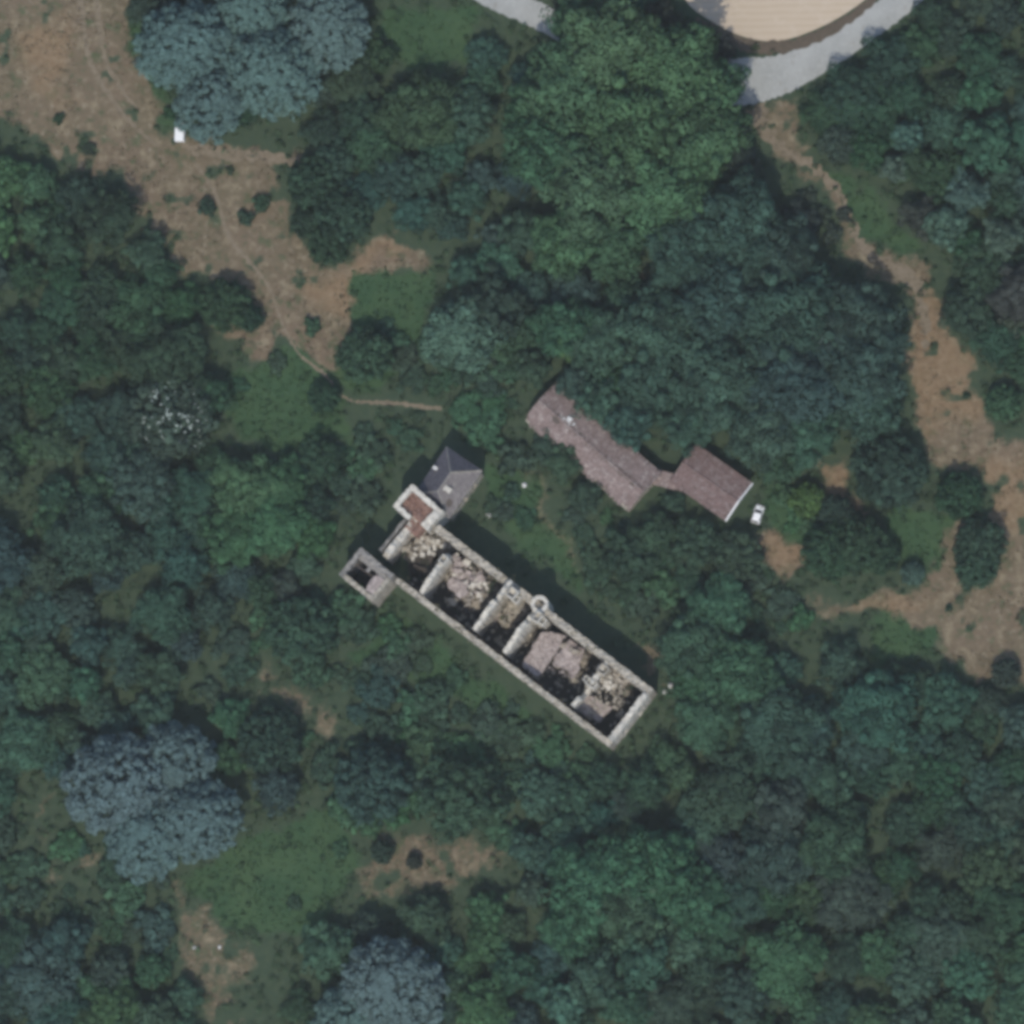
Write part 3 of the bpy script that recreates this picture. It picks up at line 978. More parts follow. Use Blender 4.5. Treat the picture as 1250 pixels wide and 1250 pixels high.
def gabled(F_, w, d, he, hr, tile_mat, drop=0., holes=(None, None), ops=(), cut=None):
    """gabled building: ridge along local x, depth d towards -y"""
    i = .4
    R_ = F_.root
    for a, c_ in (((i, -i - .25), (w - i, -i - .25)), ((i, -d + i + .25), (w - i, -d + i + .25))):
        wall('wall', STONE, R_, a, c_, .5, lambda s: he + .1, ops, rough=.01)
    for x in (i + .25, w - i - .25):
        gw = d - 2 * i - 1.04
        wall('wall', STONE, R_, (x, -i - .52), (x, -d + i + .52), .5,
             lambda s: he + (hr - he) * (1 - abs(2 * s / gw - 1)) * .86 - .05, rough=.01)
    b = MB()
    t = .14
    for sgn in (0, 1):
        y0 = 0 if sgn == 0 else -d
        if sgn and cut:       # broken eave: boards of uneven length
            sl = math.hypot(d / 2, hr - he)
            nb_ = int(w / .5)
            for q in range(nb_):
                x0, x1 = w * q / nb_, w * (q + 1) / nb_
                f = cut((x0 + x1) / 2) / sl
                ya, za = y0 + d / 2 * f, he + (hr - he) * f
                b.hexa([(x0, ya, za - t), (x1, ya, za - t), (x1, -d / 2, hr - t), (x0, -d / 2, hr - t), (x0, ya, za), (x1, ya, za), (x1, -d / 2, hr), (x0, -d / 2, hr)], skip=(3, 5) if 0 < q < nb_ - 1 else ())
            continue
        p = [(0, y0, he), (w, y0, he), (w, -d / 2, hr), (0, -d / 2, hr)]
        b.poly(p)
        b.poly([(x, y, z - t) for x, y, z in p][::-1])
        b.poly([(0, y0, he), (w, y0, he), (w, y0, he - t), (0, y0, he - t)])
        for x in (0, w):
            b.poly([(x, y0, he), (x, -d / 2, hr), (x, -d / 2, hr - t), (x, y0, he - t)])
    deck_ = b.build('roof', TIMBER, R_)
    tiled_face('roof_tiles', tile_mat, deck_, [(0, 0, he), (w, 0, he), (w, -d / 2, hr), (0, -d / 2, hr)], .30, .36, holes[0], drop=drop)
    tiled_face('roof_tiles', tile_mat, deck_, [(0, -d, he), (w, -d, he), (w, -d / 2, hr), (0, -d / 2, hr)], .30, .36, holes[1], drop=drop)
    b = MB(); b.tube([(0, -d / 2, hr + .1), (w, -d / 2, hr + .1)], [.16, .16], 6); b.build('ridge_cap', tile_mat, deck_)
    return deck_


# long barn
B1 = Frame('long_barn', (680, 466), (808, 578), 4.4)
tag(B1.root, 'long barn with a worn pinkish brown tiled roof half overgrown by trees', 'barn')
ragged = lambda u: max(0, .35 + .45 * math.sin(u * .9 + 1) + .3 * math.sin(u * 2.3) + .35 * math.sin(u * 5.1))
hole1 = lambda u, v: (u - 5.5) ** 2 / 1.2 + (v - 5.0) ** 2 / .5 < 1 or v < ragged(u) + .1
dk = gabled(B1, B1.len, 10.8, 4.4, 6.5, TILE, .3, (None, hole1), [(3, 4.6, 0, 2.4), (10, 11.2, 1, 2.2), (17, 18.6, 0, 2.4)], ragged)
q_ = B1.l(695, 511, 7)
b = MB(); b.box(q_.x - .5, q_.x + .5, q_.y - .35, q_.y + .35, 5.0, 6.55); ch = b.build('chimney_stump', PALE_STONE, B1.root)
stones('loose_tiles', PALE_STONE, B1.root, 26, lambda: (q_.x + random.gauss(0.4, .8), q_.y - .5 + random.gauss(0, .4), 6.45), .12, .35)
# square barn
B2 = Frame('square_barn', (850, 542), (918, 589.5), 4.2)
tag(B2.root, 'square barn with red brown tiled roof and a white board along its edge', 'barn')
d2 = 9.6
gabled(B2, B2.len, d2, 4.2, 5.6, TILE_RED, .05, (None, None), [(3, 4.4, 0, 2.3)])
b = MB()
for y0 in (0, -d2):
    b.hexa([(B2.len + .02, y0, 4.02), (B2.len + .30, y0, 4.02), (B2.len + .30, -d2 / 2, 5.42), (B2.len + .02, -d2 / 2, 5.42),
            (B2.len + .02, y0, 4.34), (B2.len + .30, y0, 4.34), (B2.len + .30, -d2 / 2, 5.74), (B2.len + .02, -d2 / 2, 5.74)])
b.build('verge_board', WHITE_PAINT, B2.root)
# low link roof between the barns
k0, k1 = P(795, 578, 3.6), P(835, 594, 3.6)
LK = Frame('lean_to', (793, 571), (838, 582), 3.3)
tag(LK.root, 'low grey brown lean-to roof joining the two barns', 'shed')
b = MB()
b.hexa([(0, -3.2, 2.9), (LK.len, -3.2, 2.9), (LK.len, 0, 3.6), (0, 0, 3.6), (0, -3.2, 3.0), (LK.len, -3.2, 3.0), (LK.len, 0, 3.7), (0, 0, 3.7)])
dk = b.build('roof', TIMBER, LK.root)
tiled_face('roof_tiles', TILE, dk, [(0, -3.2, 3.0), (LK.len, -3.2, 3.0), (LK.len, 0, 3.7), (0, 0, 3.7)], .3, .36)
for x in (.3, LK.len - .3):
    b = MB(); b.box(x - .12, x + .12, -3.0, -2.75, 0, 2.93); b.build('post', TIMBER, LK.root)
wall('wall', STONE, LK.root, (0, -.3), (LK.len, -.3), .4, lambda s: 3.4, rough=.01)


# ------------------------------------------------------------------ the two white vehicles
def loft(b, secs):
    """secs: list of (x, [(y, z)...]) closed rings, lofted and capped"""
    rings = []
    for x, ring in secs:
        rings.append(len(b.v))
        b.v += [(x, y, z) for y, z in ring]
    n = len(secs[0][1])
    for k in range(len(rings) - 1):
        for q in range(n):
            r = (q + 1) % n
            b.f.append((rings[k] + q, rings[k] + r, rings[k + 1] + r, rings[k + 1] + q))
    b.f.append(tuple(rings[0] + q for q in range(n))[::-1])
    b.f.append(tuple(rings[-1] + q for q in range(n)))


def ring(wb, wm, wt, z0, zm, z1, r=.08):
    return [(-wb, z0), (wb, z0), (wm, z0 + .18), (wm, zm), (wt, z1 - r), (wt - r, z1), (-wt + r, z1), (-wt, z1 - r), (-wm, zm), (-wm, z0 + .18)]


def wheels(root, xs_, w, r):
    for x in xs_:
        for s in (-1, 1):
            b = MB(); b.tube([(x, s * (w - .2), r), (x, s * w, r)], [r, r], 16); ty = b.build('wheel', RUBBER, root)
            b = MB(); b.tube([(x, s * w - s * .02, r), (x, s * (w + .015), r)], [r * .6, r * .55], 12); b.build('rim', ALLOY, ty)


def vehicle(name, loc, heading, van):
    root = empty(name, loc, heading)
    b = MB()
    if van:
        Lh = 1.85
        loft(b, [(-Lh, ring(.85, .92, .84, .35, 1.0, 1.85)), (-Lh + .1, ring(.88, .95, .88, .3, 1.0, 1.95)), (.45, ring(.88, .95, .86, .3, 1.0, 1.95)),
                 (.75, ring(.88, .94, .80, .3, 1.0, 1.80)), (1.25, ring(.86, .92, .74, .3, .9, 1.05)), (1.7, ring(.80, .85, .62, .32, .75, .88)),
                 (Lh, ring(.62, .66, .5, .4, .62, .74))])
        glass = [[(.79, -.68, 1.73), (.79, .68, 1.73), (1.22, .66, 1.10), (1.22, -.66, 1.10)]]
        sides = [(.0, .62, 1.05, 1.65, .925)]
        xw, xh = (-1.15, 1.15), 1.78
    else:
        Lh = 1.8
        loft(b, [(-Lh, ring(.70, .76, .6, .4, .7, .85)), (-Lh + .12, ring(.82, .88, .70, .3, .8, 1.05)), (-1.35, ring(.84, .9, .68, .28, .85, 1.42)),
                 (-.9, ring(.84, .9, .70, .28, .85, 1.5)), (.15, ring(.84, .9, .70, .28, .85, 1.5)), (.85, ring(.84, .9, .74, .28, .82, .98)),
                 (1.5, ring(.80, .85, .64, .3, .72, .85)), (Lh, ring(.62, .68, .5, .38, .6, .7))])
        glass = [[(.20, -.62, 1.485), (.20, .62, 1.485), (.82, .68, 1.02), (.82, -.68, 1.02)],
                 [(-1.38, .6, 1.40), (-1.38, -.6, 1.40), (-1.66, -.62, 1.10), (-1.66, .62, 1.10)]]
        sides = [(-1.2, -.45, .95, 1.36, .84), (-.38, .35, .95, 1.36, .84)]
        xw, xh = (-1.1, 1.12), 1.72
    b.build('body', WHITE_PAINT, root, smooth=False)
    for gq in glass:
        nrm = (Vector(gq[1]) - Vector(gq[0])).cross(Vector(gq[3]) - Vector(gq[0])).normalized()
        if nrm.z < 0: nrm = -nrm
        b = MB()
        up_ = [tuple(Vector(p) + nrm * .035) for p in gq]
        dn = [tuple(Vector(p) - nrm * .02) for p in gq]
        b.hexa(dn + up_)
        b.build('windscreen' if gq is glass[0] else 'rear_window', GLASS_DARK, root)
    for (x0, x1, z0, z1, y) in sides:
        for s in (-1, 1):
            b = MB(); b.hexa([(x0, s * (y - .03), z0), (x1, s * (y - .03), z0), (x1, s * (y + .035), z0), (x0, s * (y + .035), z0),
                              (x0 + .08, s * (y - .13), z1), (x1 - .08, s * (y - .13), z1), (x1 - .08, s * (y - .05), z1), (x0 + .08, s * (y - .05), z1)])
            b.build('side_window', GLASS_DARK, root)
    for s in (-1, 1):
        b = MB(); b.box(xh - .13, xh + .03, s * .5 - .14, s * .5 + .14, .6, .74); b.build('headlight', LAMP_GLASS, root)
        b = MB(); b.box(-Lh - .03, -Lh + .1, s * .58 - .09, s * .58 + .09, .68, .86); b.build('tail_light', RED_GLASS, root)
        b = MB(); b.box(.55, .70, s * .93 - .08, s * .93 + .08, .98, 1.12); b.build('mirror', WHITE_PAINT, root)
    wheels(root, xw, .86, .3)
    return root


v = vehicle('parked_van', P(220, 161, 1) * Vector((1, 1, 0)) if False else Vector((P(220, 161, 1).x, P(220, 161, 1).y, .012)), math.radians(88), True)
v.scale = (1.12, 1.12, 1.12)
tag(v, 'small white van standing on the brown meadow below the blue grey cedars', 'van')
v = vehicle('parked_car', Vector((P(925, 628, .7).x, P(925, 628, .7).y, .0)), math.radians(72), False)
v.scale = (1.08, 1.08, 1.08)
tag(v, 'white car with dark windscreen parked right of the square barn', 'car')

# pale stones lying in the grass
def boulder(px, py, r, label):
    c_ = P(px, py, r * .5)
    b = MB()
    import bmesh
    bm = bmesh.new()
    bmesh.ops.create_icosphere(bm, subdivisions=2, radius=r)
    for vv in bm.verts:
        vv.co *= 1 + random.uniform(-.16, .16)
        vv.co.z *= .7
    me = bpy.data.meshes.new('boulder')
    bm.to_mesh(me); bm.free()
    me.materials.append(PALE_STONE)
    o = bpy.data.objects.new('boulder', me)
    o.location = (c_.x, c_.y, r * .5)
    COL.objects.link(o)
    tag(o, label, 'rock')
boulder(640, 592, .55, 'pale stone lying in the grass left of the long barn')
boulder(596, 629, .6, 'white stone lying in the grass right of the slate roofed pavilion')
boulder(516, 977, .85, 'pale stone at the upper tip of the brown clearing, right of the round dark tree')
boulder(819, 837, .6, 'pale stone just off the east corner of the chateau')
boulder(812, 845, .5, 'smaller pale stone between the east corner of the chateau and a larger stone')
boulder(237, 1157, .36, 'left of two pale stones on the orange bare patch at lower left')
boulder(268, 1156, .36, 'right of two pale stones on the orange bare patch at lower left')

#@@TREES
# ------------------------------------------------------------------ trees: a few crown and trunk shapes, shared by every tree
def crown_broad(Rr, Ht, n, crad, nper, leaf, base=.3, lump=.16):
    """lumpy broadleaf crown: clumps of leaves over a dome, some inside"""
    zc = Ht * (base + (1 - base) * .45)
    hz = Ht - zc
    k = np.arange(n) + .5
    z = 1 - 1.45 * k / n
    th = k * 2.399963 + rng.uniform(-.3, .3, n)
    rr = np.sqrt(np.clip(1 - z * z, 0, 1))
    d = np.stack([rr * np.cos(th), rr * np.sin(th), z], 1)
    ph = rng.uniform(0, 6.28, 6)
    out = 1 + lump * (np.sin(3 * th + ph[0] + z * 3) * .6 + np.sin(5 * th + ph[1]) * .45 + np.sin(z * 7 + ph[2]) * .4) * rr + rng.uniform(-.26, .10, n)
    cr = crad * rng.uniform(.65, 1.35, n)
    cen = d * np.array([Rr, Rr, hz]) * out[:, None]
    cen -= d * cr[:, None] * .8
    cen[:, 2] = np.where(cen[:, 2] < 0, cen[:, 2] * (zc - Ht * base * .6) / hz, cen[:, 2]) + zc
    m_ = int(n * .25)
    ci = rng.normal(size=(m_, 3)) * np.array([Rr * .38, Rr * .38, hz * .3]) + np.array([0, 0, zc])
    V1, t1, n1 = leaf_cloud(cen, cr, nper, leaf)
    V2, t2, n2 = leaf_cloud(ci, np.full(m_, crad * 1.2), max(nper // 2, 6), leaf * 1.2)
    V = np.concatenate([V1, V2])
    V[:, 2] = np.maximum(V[:, 2], .08)
    return V, np.concatenate([t1, t2]), np.concatenate([n1, n2])


def crown_dome(Rr, Ht, n, crad, nper, leaf):
    return crown_broad(Rr, Ht, n, crad, nper, leaf, base=.06, lump=.07)


def crown_cedar(Rr, Ht, leaf):
    """broad flat-topped crown of many small boughs, scalloped outline, a few dark gaps"""
    cen, rad = [], []
    sd_ = random.randint(0, 999)
    a0, nb = random.uniform(0, 6.28), random.choice((9, 11, 13))
    for layer, (dz, dens) in enumerate(((0, 3.0), (-2.0, .8), (-4.5, .5))):
        for _ in range(int(dens * Rr * Rr)):
            f, a = math.sqrt(random.random()), random.uniform(0, 6.28)
            edge = .80 + .15 * abs(math.sin((a - a0) * nb / 2)) + .08 * math.sin(2 * a + a0)
            r_ = Rr * f * edge
            x, y = r_ * math.cos(a), r_ * math.sin(a)
            h = float(vnoise(x + 60, y + 60, 3.6, sd_))
            if layer == 0 and float(vnoise(x + 60, y + 60, 1.7, sd_ + 1)) < -.72: continue
            cen.append((x, y, Ht * (.97 - .40 * f ** 2.4) + dz + .32 * h + random.uniform(-.05, .05)))
            rad.append(random.uniform(.9, 1.4))
    V, t_, sn = leaf_cloud(cen, rad, 34, leaf, squash=.18, jit=.12, tintv=.18)
    sn = sn + np.array([0, 0, .9])
    return V, t_, sn / np.linalg.norm(sn, axis=1, keepdims=True)


def trunk_mesh(Rr, Ht, zc, r, n_l=6):
    b = MB()
    lean = Vector((random.uniform(-.05, .05) * Ht, random.uniform(-.05, .05) * Ht, 0))
    pts = [Vector((0, 0, -.3)), Vector((0, 0, .4)), lean * .4 + Vector((0, 0, zc * .5)), lean * .8 + Vector((0, 0, zc)), lean + Vector((0, 0, Ht * .88))]
    b.tube(pts, [r * 1.5, r * 1.1, r * .85, r * .6, r * .12], 8)
    for k in range(n_l):
        a = k * 2 * math.pi / n_l + random.uniform(-.3, .3)
        s0 = pts[2].lerp(pts[3], random.uniform(0, 1))
        dr = Vector((math.cos(a), math.sin(a), 0))
        b.tube([s0, s0 + dr * Rr * .35 + Vector((0, 0, Ht * .12)), s0 + dr * Rr * .7 + Vector((0, 0, Ht * .17))], [r * .45, r * .28, r * .06], 5)
    return b.mesh('trunk', BARK)


PROTO = {}
def proto(kind, Rr, Ht, zc, crown, r):
    V, t_, sn = crown
    PROTO.setdefault(kind, []).append((Rr, Ht, zc, quad_mesh('crown', V, t_, FOLIAGE, sn), trunk_mesh(Rr, Ht, zc, r)))
for _ in range(4):
    proto('big', 9, 15, 9.5, crown_broad(9, 15, 105, 2.1, 120, .36, .28, .26), .42)
for _ in range(4):
    proto('mid', 5.5, 10.5, 6.5, crown_broad(5.5, 10.5, 60, 1.5, 105, .29, .25, .30), .28)
for _ in range(3):
    proto('fine', 6, 10, 6, crown_broad(6, 10, 100, 1.25, 84, .26, .22, .26), .28)
for _ in range(3):
    proto('dome', 6, 8, 4.5, crown_dome(6, 8, 170, .95, 60, .25), .25)
for _ in range(4):
    proto('shrub', 2.4, 2.9, 1.5, crown_broad(2.4, 2.3, 30, .68, 50, .2, .05, .34), .09)
for _ in range(3):
    proto('cedar', 12, 17, 11, crown_cedar(12, 17, .33), .6)

TONE = {
    'dark green': (.030, .060, .037), 'mid green': (.038, .080, .045), 'fresh green': (.052, .098, .048), 'bright yellow green': (.075, .125, .045),
    'teal green': (.042, .086, .060), 'pale teal': (.066, .118, .088), 'blue grey': (.078, .128, .126), 'dark blue green': (.036, .070, .056),
    'olive brown': (.044, .060, .044), 'blackish brown': (.034, .044, .038), 'dull green': (.038, .068, .044),
}
NAME = {'big': ('broadleaf_tree', 'tree'), 'mid': ('broadleaf_tree', 'tree'), 'fine': ('broadleaf_tree', 'tree'), 'dome': ('round_bush', 'bush'),
        'shrub': ('shrub', 'shrub'), 'cedar': ('cedar_tree', 'tree')}
PLANTED = []     # (px, py, r px, object, label or None)


def plant(kind, px, py, r, tone, label=None, group=None, hs=1.0, jit=.10):
    Rr, Ht, zc, cm, tm = random.choice(PROTO[kind])
    s = r * S / Rr
    sz = s ** .75 * hs if kind not in ('shrub',) else s * hs
    pos = P(px, py, zc * sz * 1.1)
    nm, cat = NAME[kind]
    root = empty(nm, (pos.x, pos.y, 0), random.uniform(0, 6.28))
    root.scale = (s, s, sz)
    k_ = {'blue grey': 1.5, 'fresh green': 1.25, 'mid green': 1.34}.get(tone, 1.17)
    wm = (1, 1, .97) if tone == 'blue grey' else (1.02, 1.10, 1.08) if tone == 'fresh green' else (1.0, 1.04, .98)
    col = [c_ * k_ * w_ * random.uniform(1 - jit, 1 + jit) for c_, w_ in zip(TONE[tone], wm)]
    for nm_, me in (('crown', cm), ('trunk', tm)):
        o = bpy.data.objects.new(nm_, me)
        COL.objects.link(o)
        o.parent = root
        o.color = (*col, 1) if nm_ == 'crown' else (1, 1, 1, 1)
    root['category'] = cat
    if label: root['label'] = label
    if group: root['group'] = group
    PLANTED.append((px, py, r, root, label, tone, kind))
    return root


CED = 'blue grey cedars'
for px, py, r, lb in (
        (222, 52, 62, 'left and palest of the blue grey cedars beside the white van'),
        (255, 122, 50, 'lowest of the blue grey cedars nearest the white van'),
        (330, 85, 62, 'blue grey cedar in the middle of the top left cedar clump'),
        (400, 30, 56, 'right hand blue grey cedar of the clump at the top edge'),
        (305, 8, 50, 'blue grey cedar cut by the top edge, between two other cedars'),
        (142, 955, 68, 'left of the four blue grey cedars in the lower left clump'),
        (212, 925, 50, 'topmost of the four blue grey cedars in the lower left clump'),
        (238, 1000, 56, 'right of the four blue grey cedars in the lower left clump'),
        (175, 1022, 54, 'lowest of the four blue grey cedars in the lower left clump'),
        (478, 1205, 66, 'big pale blue grey cedar at the bottom edge'),
        (425, 1240, 46, 'smaller blue grey cedar cut by the bottom edge, left of a bigger one')):
    plant('cedar', px, py, r, 'blue grey', lb, CED, .95, .05)

for px, py, r in ((690, 110, 55), (745, 55, 60), (825, 85, 58), (770, 150, 60), (855, 165, 52), (665, 185, 50), (725, 225, 58), (805, 235, 52),
                  (690, 295, 42), (750, 300, 40), (860, 110, 45), (650, 140, 38), (710, 30, 40), (835, 205, 40)):
    plant('big', px, py, r, 'fresh green' if random.random() < .6 else 'mid green', None, 'tall green trees by the road', 1.15, .06)
for px, py, r, t_ in ((835, 300, 48, 'dark blue green'), (905, 270, 52, 'dark blue green'), (958, 312, 42, 'dark blue green'), (1046, 388, 46, 'dark blue green'),
                      (965, 385, 58, 'dark blue green'), (880, 370, 52, 'dark blue green'), (800, 400, 48, 'teal green'), (1050, 450, 52, 'dark blue green'),
                      (965, 470, 56, 'dark blue green'), (880, 460, 54, 'teal green'), (795, 460, 42, 'teal green'), (932, 526, 44, 'teal green'),
                      (985, 528, 36, 'teal green'), (1062, 500, 38, 'dark blue green'), (735, 420, 40, 'teal green'), (840, 510, 36, 'teal green'),
                      (1010, 400, 40, 'dark blue green'), (690, 400, 38, 'mid green'), (905, 320, 40, 'dark blue green'), (745, 470, 26, 'mid green')):
    plant('big', px, py, r, t_, None, 'tall trees of the blue green clump', 1.0)
plant('mid', 706, 418, 28, 'bright yellow green', 'bright yellow green tree at the left end of the blue green clump')
plant('big', 562, 408, 44, 'pale teal', 'light teal tree standing in the grass above the footpath end', hs=.9)
plant('fine', 600, 375, 40, 'dark green', 'dark tree right behind the light teal tree above the footpath end')
plant('dome', 1086, 575, 46, 'dark green', 'big round dark bush at the right of the orange bare patch')
plant('dome', 1171, 604, 29, 'dark green', 'small round dark bush right of the biggest round bush')
plant('dome', 1196, 662, 31, 'dark green', 'dark bush on the brown track, upper half of a bush pair')
plant('dome', 1192, 692, 27, 'dull green', 'dark bush on the brown track, lower half of a bush pair')
plant('dome', 1114, 700, 15, 'pale teal', 'little pale teal bush below the bright grass patch')
plant('dome', 1012, 672, 34, 'dark green', 'round dark bush below the brown ring')
plant('dome', 1050, 665, 36, 'dark green', 'middle bush of the dark hedge row under the bright grass')
plant('dome', 1020, 625, 22, 'dark green', 'upper bush of the dark hedge row below the orange bare patch')
plant('dome', 1078, 678, 22, 'dark green', 'right end bush of the dark hedge row under the bright grass')
plant('dome', 985, 610, 22, 'bright yellow green', 'yellow green bush between the white car and the orange bare patch')
plant('dome', 1225, 492, 22, 'mid green', 'green bush at the right edge beside the brown track')
plant('dome', 1228, 822, 18, 'olive brown', 'olive bush at the lower right end of the brown track')
plant('dome', 382, 222, 33, 'dark green', 'dark round bush at the right end of the brown meadow arm')
plant('dome', 418, 262, 36, 'dark green', 'right hand dark bush of the group right of the footpath')
plant('dome', 372, 272, 19, 'dark green', 'smallest dark bush of the group right of the footpath')
plant('dome', 400, 298, 26, 'dark green', 'lowest dark bush of the group right of the footpath')
plant('dome', 274, 372, 32, 'dark green', 'dark bush standing alone in the brown meadow left of the footpath')
plant('dome', 305, 388, 17, 'dark green', 'small dark bush touching the lone bush left of the footpath')
plant('dome', 445, 432, 34, 'dull green', 'dull green bush right of the lower footpath')
plant('dome', 395, 484, 20, 'dark green', 'dark bush tucked in the bend of the lower footpath')
plant('dome', 455, 958, 46, 'dark blue green', 'dark blue green round tree left of the pale stone', hs=1.2)
plant('dome', 330, 905, 40, 'dark green', 'dark round bush right of the lower left cedars')
plant('dome', 365, 770, 42, 'dull green', 'dull dark bush below the corner tower')
plant('fine', 560, 970, 46, 'dull green', 'dull green tree right of the pale stone')
plant('dome', 466, 1040, 15, 'dull green', 'dull green bush in the left part of the brown clearing')
plant('dome', 505, 1052, 10, 'olive brown', 'small olive bush in the middle of the brown clearing')
ft = plant('dome', 210, 505, 54, 'dull green', 'green bush flecked all over with white blossom')
for px, py, r, lb in ((1108, 165, 20, 'palest teal tree, upper one of the pair in the upper right wood'), (1092, 205, 17, 'small pale teal tree just below the palest one in the upper right wood')):
    plant('mid', px, py, r, 'pale teal', lb)
for px, py, r in ((1155, 275, 26), (1205, 175, 34), (1180, 235, 25), (1225, 290, 24), (725, 1195, 34), (785, 1170, 34), (690, 1225, 26), (765, 1225, 30), (835, 1150, 24)):
    plant('mid', px, py, r, 'pale teal' if r < 30 else 'teal green')
for px, py, r in ((720, 1075, 50), (800, 1060, 48), (770, 1110, 44), (700, 1130, 38), (850, 1100, 40)):
    plant('big', px, py, r, 'mid green')
for px, py, r in ((842, 50, 22), (884, 60, 15), (806, 22, 22), (864, 50, 13), (905, 190, 18), (896, 168, 18), (700, 8, 24)):
    plant('fine', px, py, r, 'blackish brown')
for px, py, r in ((1042, 114, 38), (1088, 76, 34), (1008, 138, 28), (1064, 138, 34)):
    plant('fine', px, py, r, 'dark green', None, None, .62)
for px, py, r in ((300, 600, 42), (330, 640, 40), (285, 655, 36), (345, 590, 30)):
    plant('big', px, py, r, 'fresh green' if px == 300 else 'mid green', None, None, .75)
for px, py, r in ((845, 790, 40), (880, 740, 36), (900, 820, 44), (850, 835, 30), (860, 880, 36)):
    plant('big', px, py, r, 'mid green', None, None, .8)
for px, py, r in ((850, 665, 30), (800, 655, 30), (770, 680, 32), (900, 680, 30)):
    plant('fine', px, py, r, 'dull green', None, None, .8)

for px, py, r, lb in ((733, 487, 28, 'teal tree leaning over the north side of the long barn roof'), (768, 517, 28, 'teal tree over the middle of the long barn, beside the square barn'),
                      (702, 466, 23, 'smaller teal tree over the north corner of the long barn roof'), (650, 448, 22, 'green tree at the north west gable of the long barn')):
    plant('mid', px, py, r, 'teal green' if px > 690 else 'dull green', lb, None, 1.15)
for px, py, r, lb in ((688, 562, 24, 'bush growing against the south west eave of the long barn'), (668, 545, 19, 'bush at the west corner of the long barn'),
                      (715, 605, 20, 'bush below the south west eave of the long barn, third from its west corner'), (822, 612, 14, 'dark bush in the gap between the two barns')):
    plant('mid', px, py, r, 'dull green', lb, None, .8)
for px, py, r in ((958, 606, 15), (974, 622, 15), (988, 642, 13), (968, 642, 10)):
    plant('shrub', px, py, r, 'fresh green')
for px, py, r in ((1000, 262, 14), (985, 240, 12), (1015, 285, 13), (1030, 262, 10)):
    plant('shrub', px, py, r, 'olive brown')

# white blossom on the flecked bush: one part, too small to pick apart
nb = 110
k = rng.integers(0, 48, nb)
cl = (lambda r_, a_: np.stack([r_ * np.cos(a_), r_ * np.sin(a_)], 1))(5.2 * np.sqrt(rng.uniform(0, 1, 48)), rng.uniform(0, 6.28, 48))
bp = cl[k] + rng.normal(size=(nb, 2)) * .45
keep = np.hypot(bp[:, 0], bp[:, 1]) < 5.4
bp = bp[keep]
bz = .6 + 7.6 * np.sqrt(np.clip(1 - (np.hypot(bp[:, 0], bp[:, 1]) / 6.0) ** 2, 0, 1))
V, t_, sn = leaf_cloud(np.column_stack([bp, bz]), np.full(len(bp), .2), 7, .12)
BLOSSOM = plain('white_blossom', (.40, .46, .40), .8)
o = bpy.data.objects.new('blossom', quad_mesh('blossom', V, t_, BLOSSOM))
COL.objects.link(o)
o.parent = ft
tag(o, kind='stuff')

# ------------------------------------------------------------------ the closed wood: trees filled in between, tone taken from the nearest spot read off the photograph
SPOTS = [(20, 230, 'fresh green'), (10, 310, 'fresh green'), (90, 250, 'dark green'), (130, 270, 'mid green'), (60, 340, 'dark green'), (150, 340, 'dark green'),
         (200, 400, 'dark green'), (60, 440, 'dark green'), (150, 460, 'dark green'), (100, 520, 'dark blue green'), (20, 560, 'mid green'), (130, 600, 'dark blue green'),
         (60, 660, 'dull green'), (200, 680, 'dark blue green'), (180, 740, 'dark blue green'), (60, 760, 'dark blue green'), (140, 800, 'teal green'), (230, 780, 'dull green'),
         (50, 860, 'teal green'), (20, 950, 'dull green'), (30, 1110, 'dark green'), (100, 1120, 'dark blue green'), (60, 1180, 'dark blue green'), (150, 1200, 'mid green'),
         (340, 1200, 'dark green'), (370, 860, 'mid green'), (480, 830, 'dark blue green'), (560, 880, 'mid green'), (430, 100, 'dark green'), (500, 130, 'dull green'),
         (560, 110, 'teal green'), (540, 210, 'dark blue green'), (490, 250, 'dark blue green'), (600, 260, 'dark blue green'), (620, 330, 'teal green'), (520, 45, 'fresh green'),
         (640, 80, 'blackish brown'), (1100, 90, 'dark green'), (1180, 60, 'dark green'), (1230, 20, 'dull green'), (1150, 130, 'dark green'), (1220, 120, 'teal green'),
         (1170, 330, 'dark green'), (1230, 350, 'olive brown'), (1200, 400, 'dark green'), (1060, 270, 'olive brown'), (1240, 440, 'mid green'),
         (800, 700, 'dull green'), (720, 700, 'dull green'), (940, 740, 'dark green'), (960, 830, 'teal green'), (1020, 850, 'dark blue green'), (1050, 900, 'teal green'),
         (1180, 880, 'dark green'), (1220, 920, 'teal green'), (900, 950, 'dull green'), (990, 980, 'dull green'), (1080, 1000, 'dark green'), (1200, 1030, 'dull green'),
         (900, 1040, 'dark blue green'), (1000, 1080, 'dull green'), (1100, 1070, 'dark green'), (1180, 1130, 'dark green'), (940, 1150, 'dark green'), (1030, 1190, 'mid green'),
         (1150, 1210, 'teal green'), (900, 1220, 'dull green'), (660, 1200, 'dark blue green'), (620, 1110, 'mid green'), (590, 1180, 'mid green'), (640, 1020, 'teal green'),
         (720, 960, 'dark blue green'), (780, 1000, 'dull green'), (850, 930, 'mid green'), (420, 620, 'mid green'), (380, 560, 'dark green'), (600, 480, 'dull green'), (500, 520, 'mid green')]
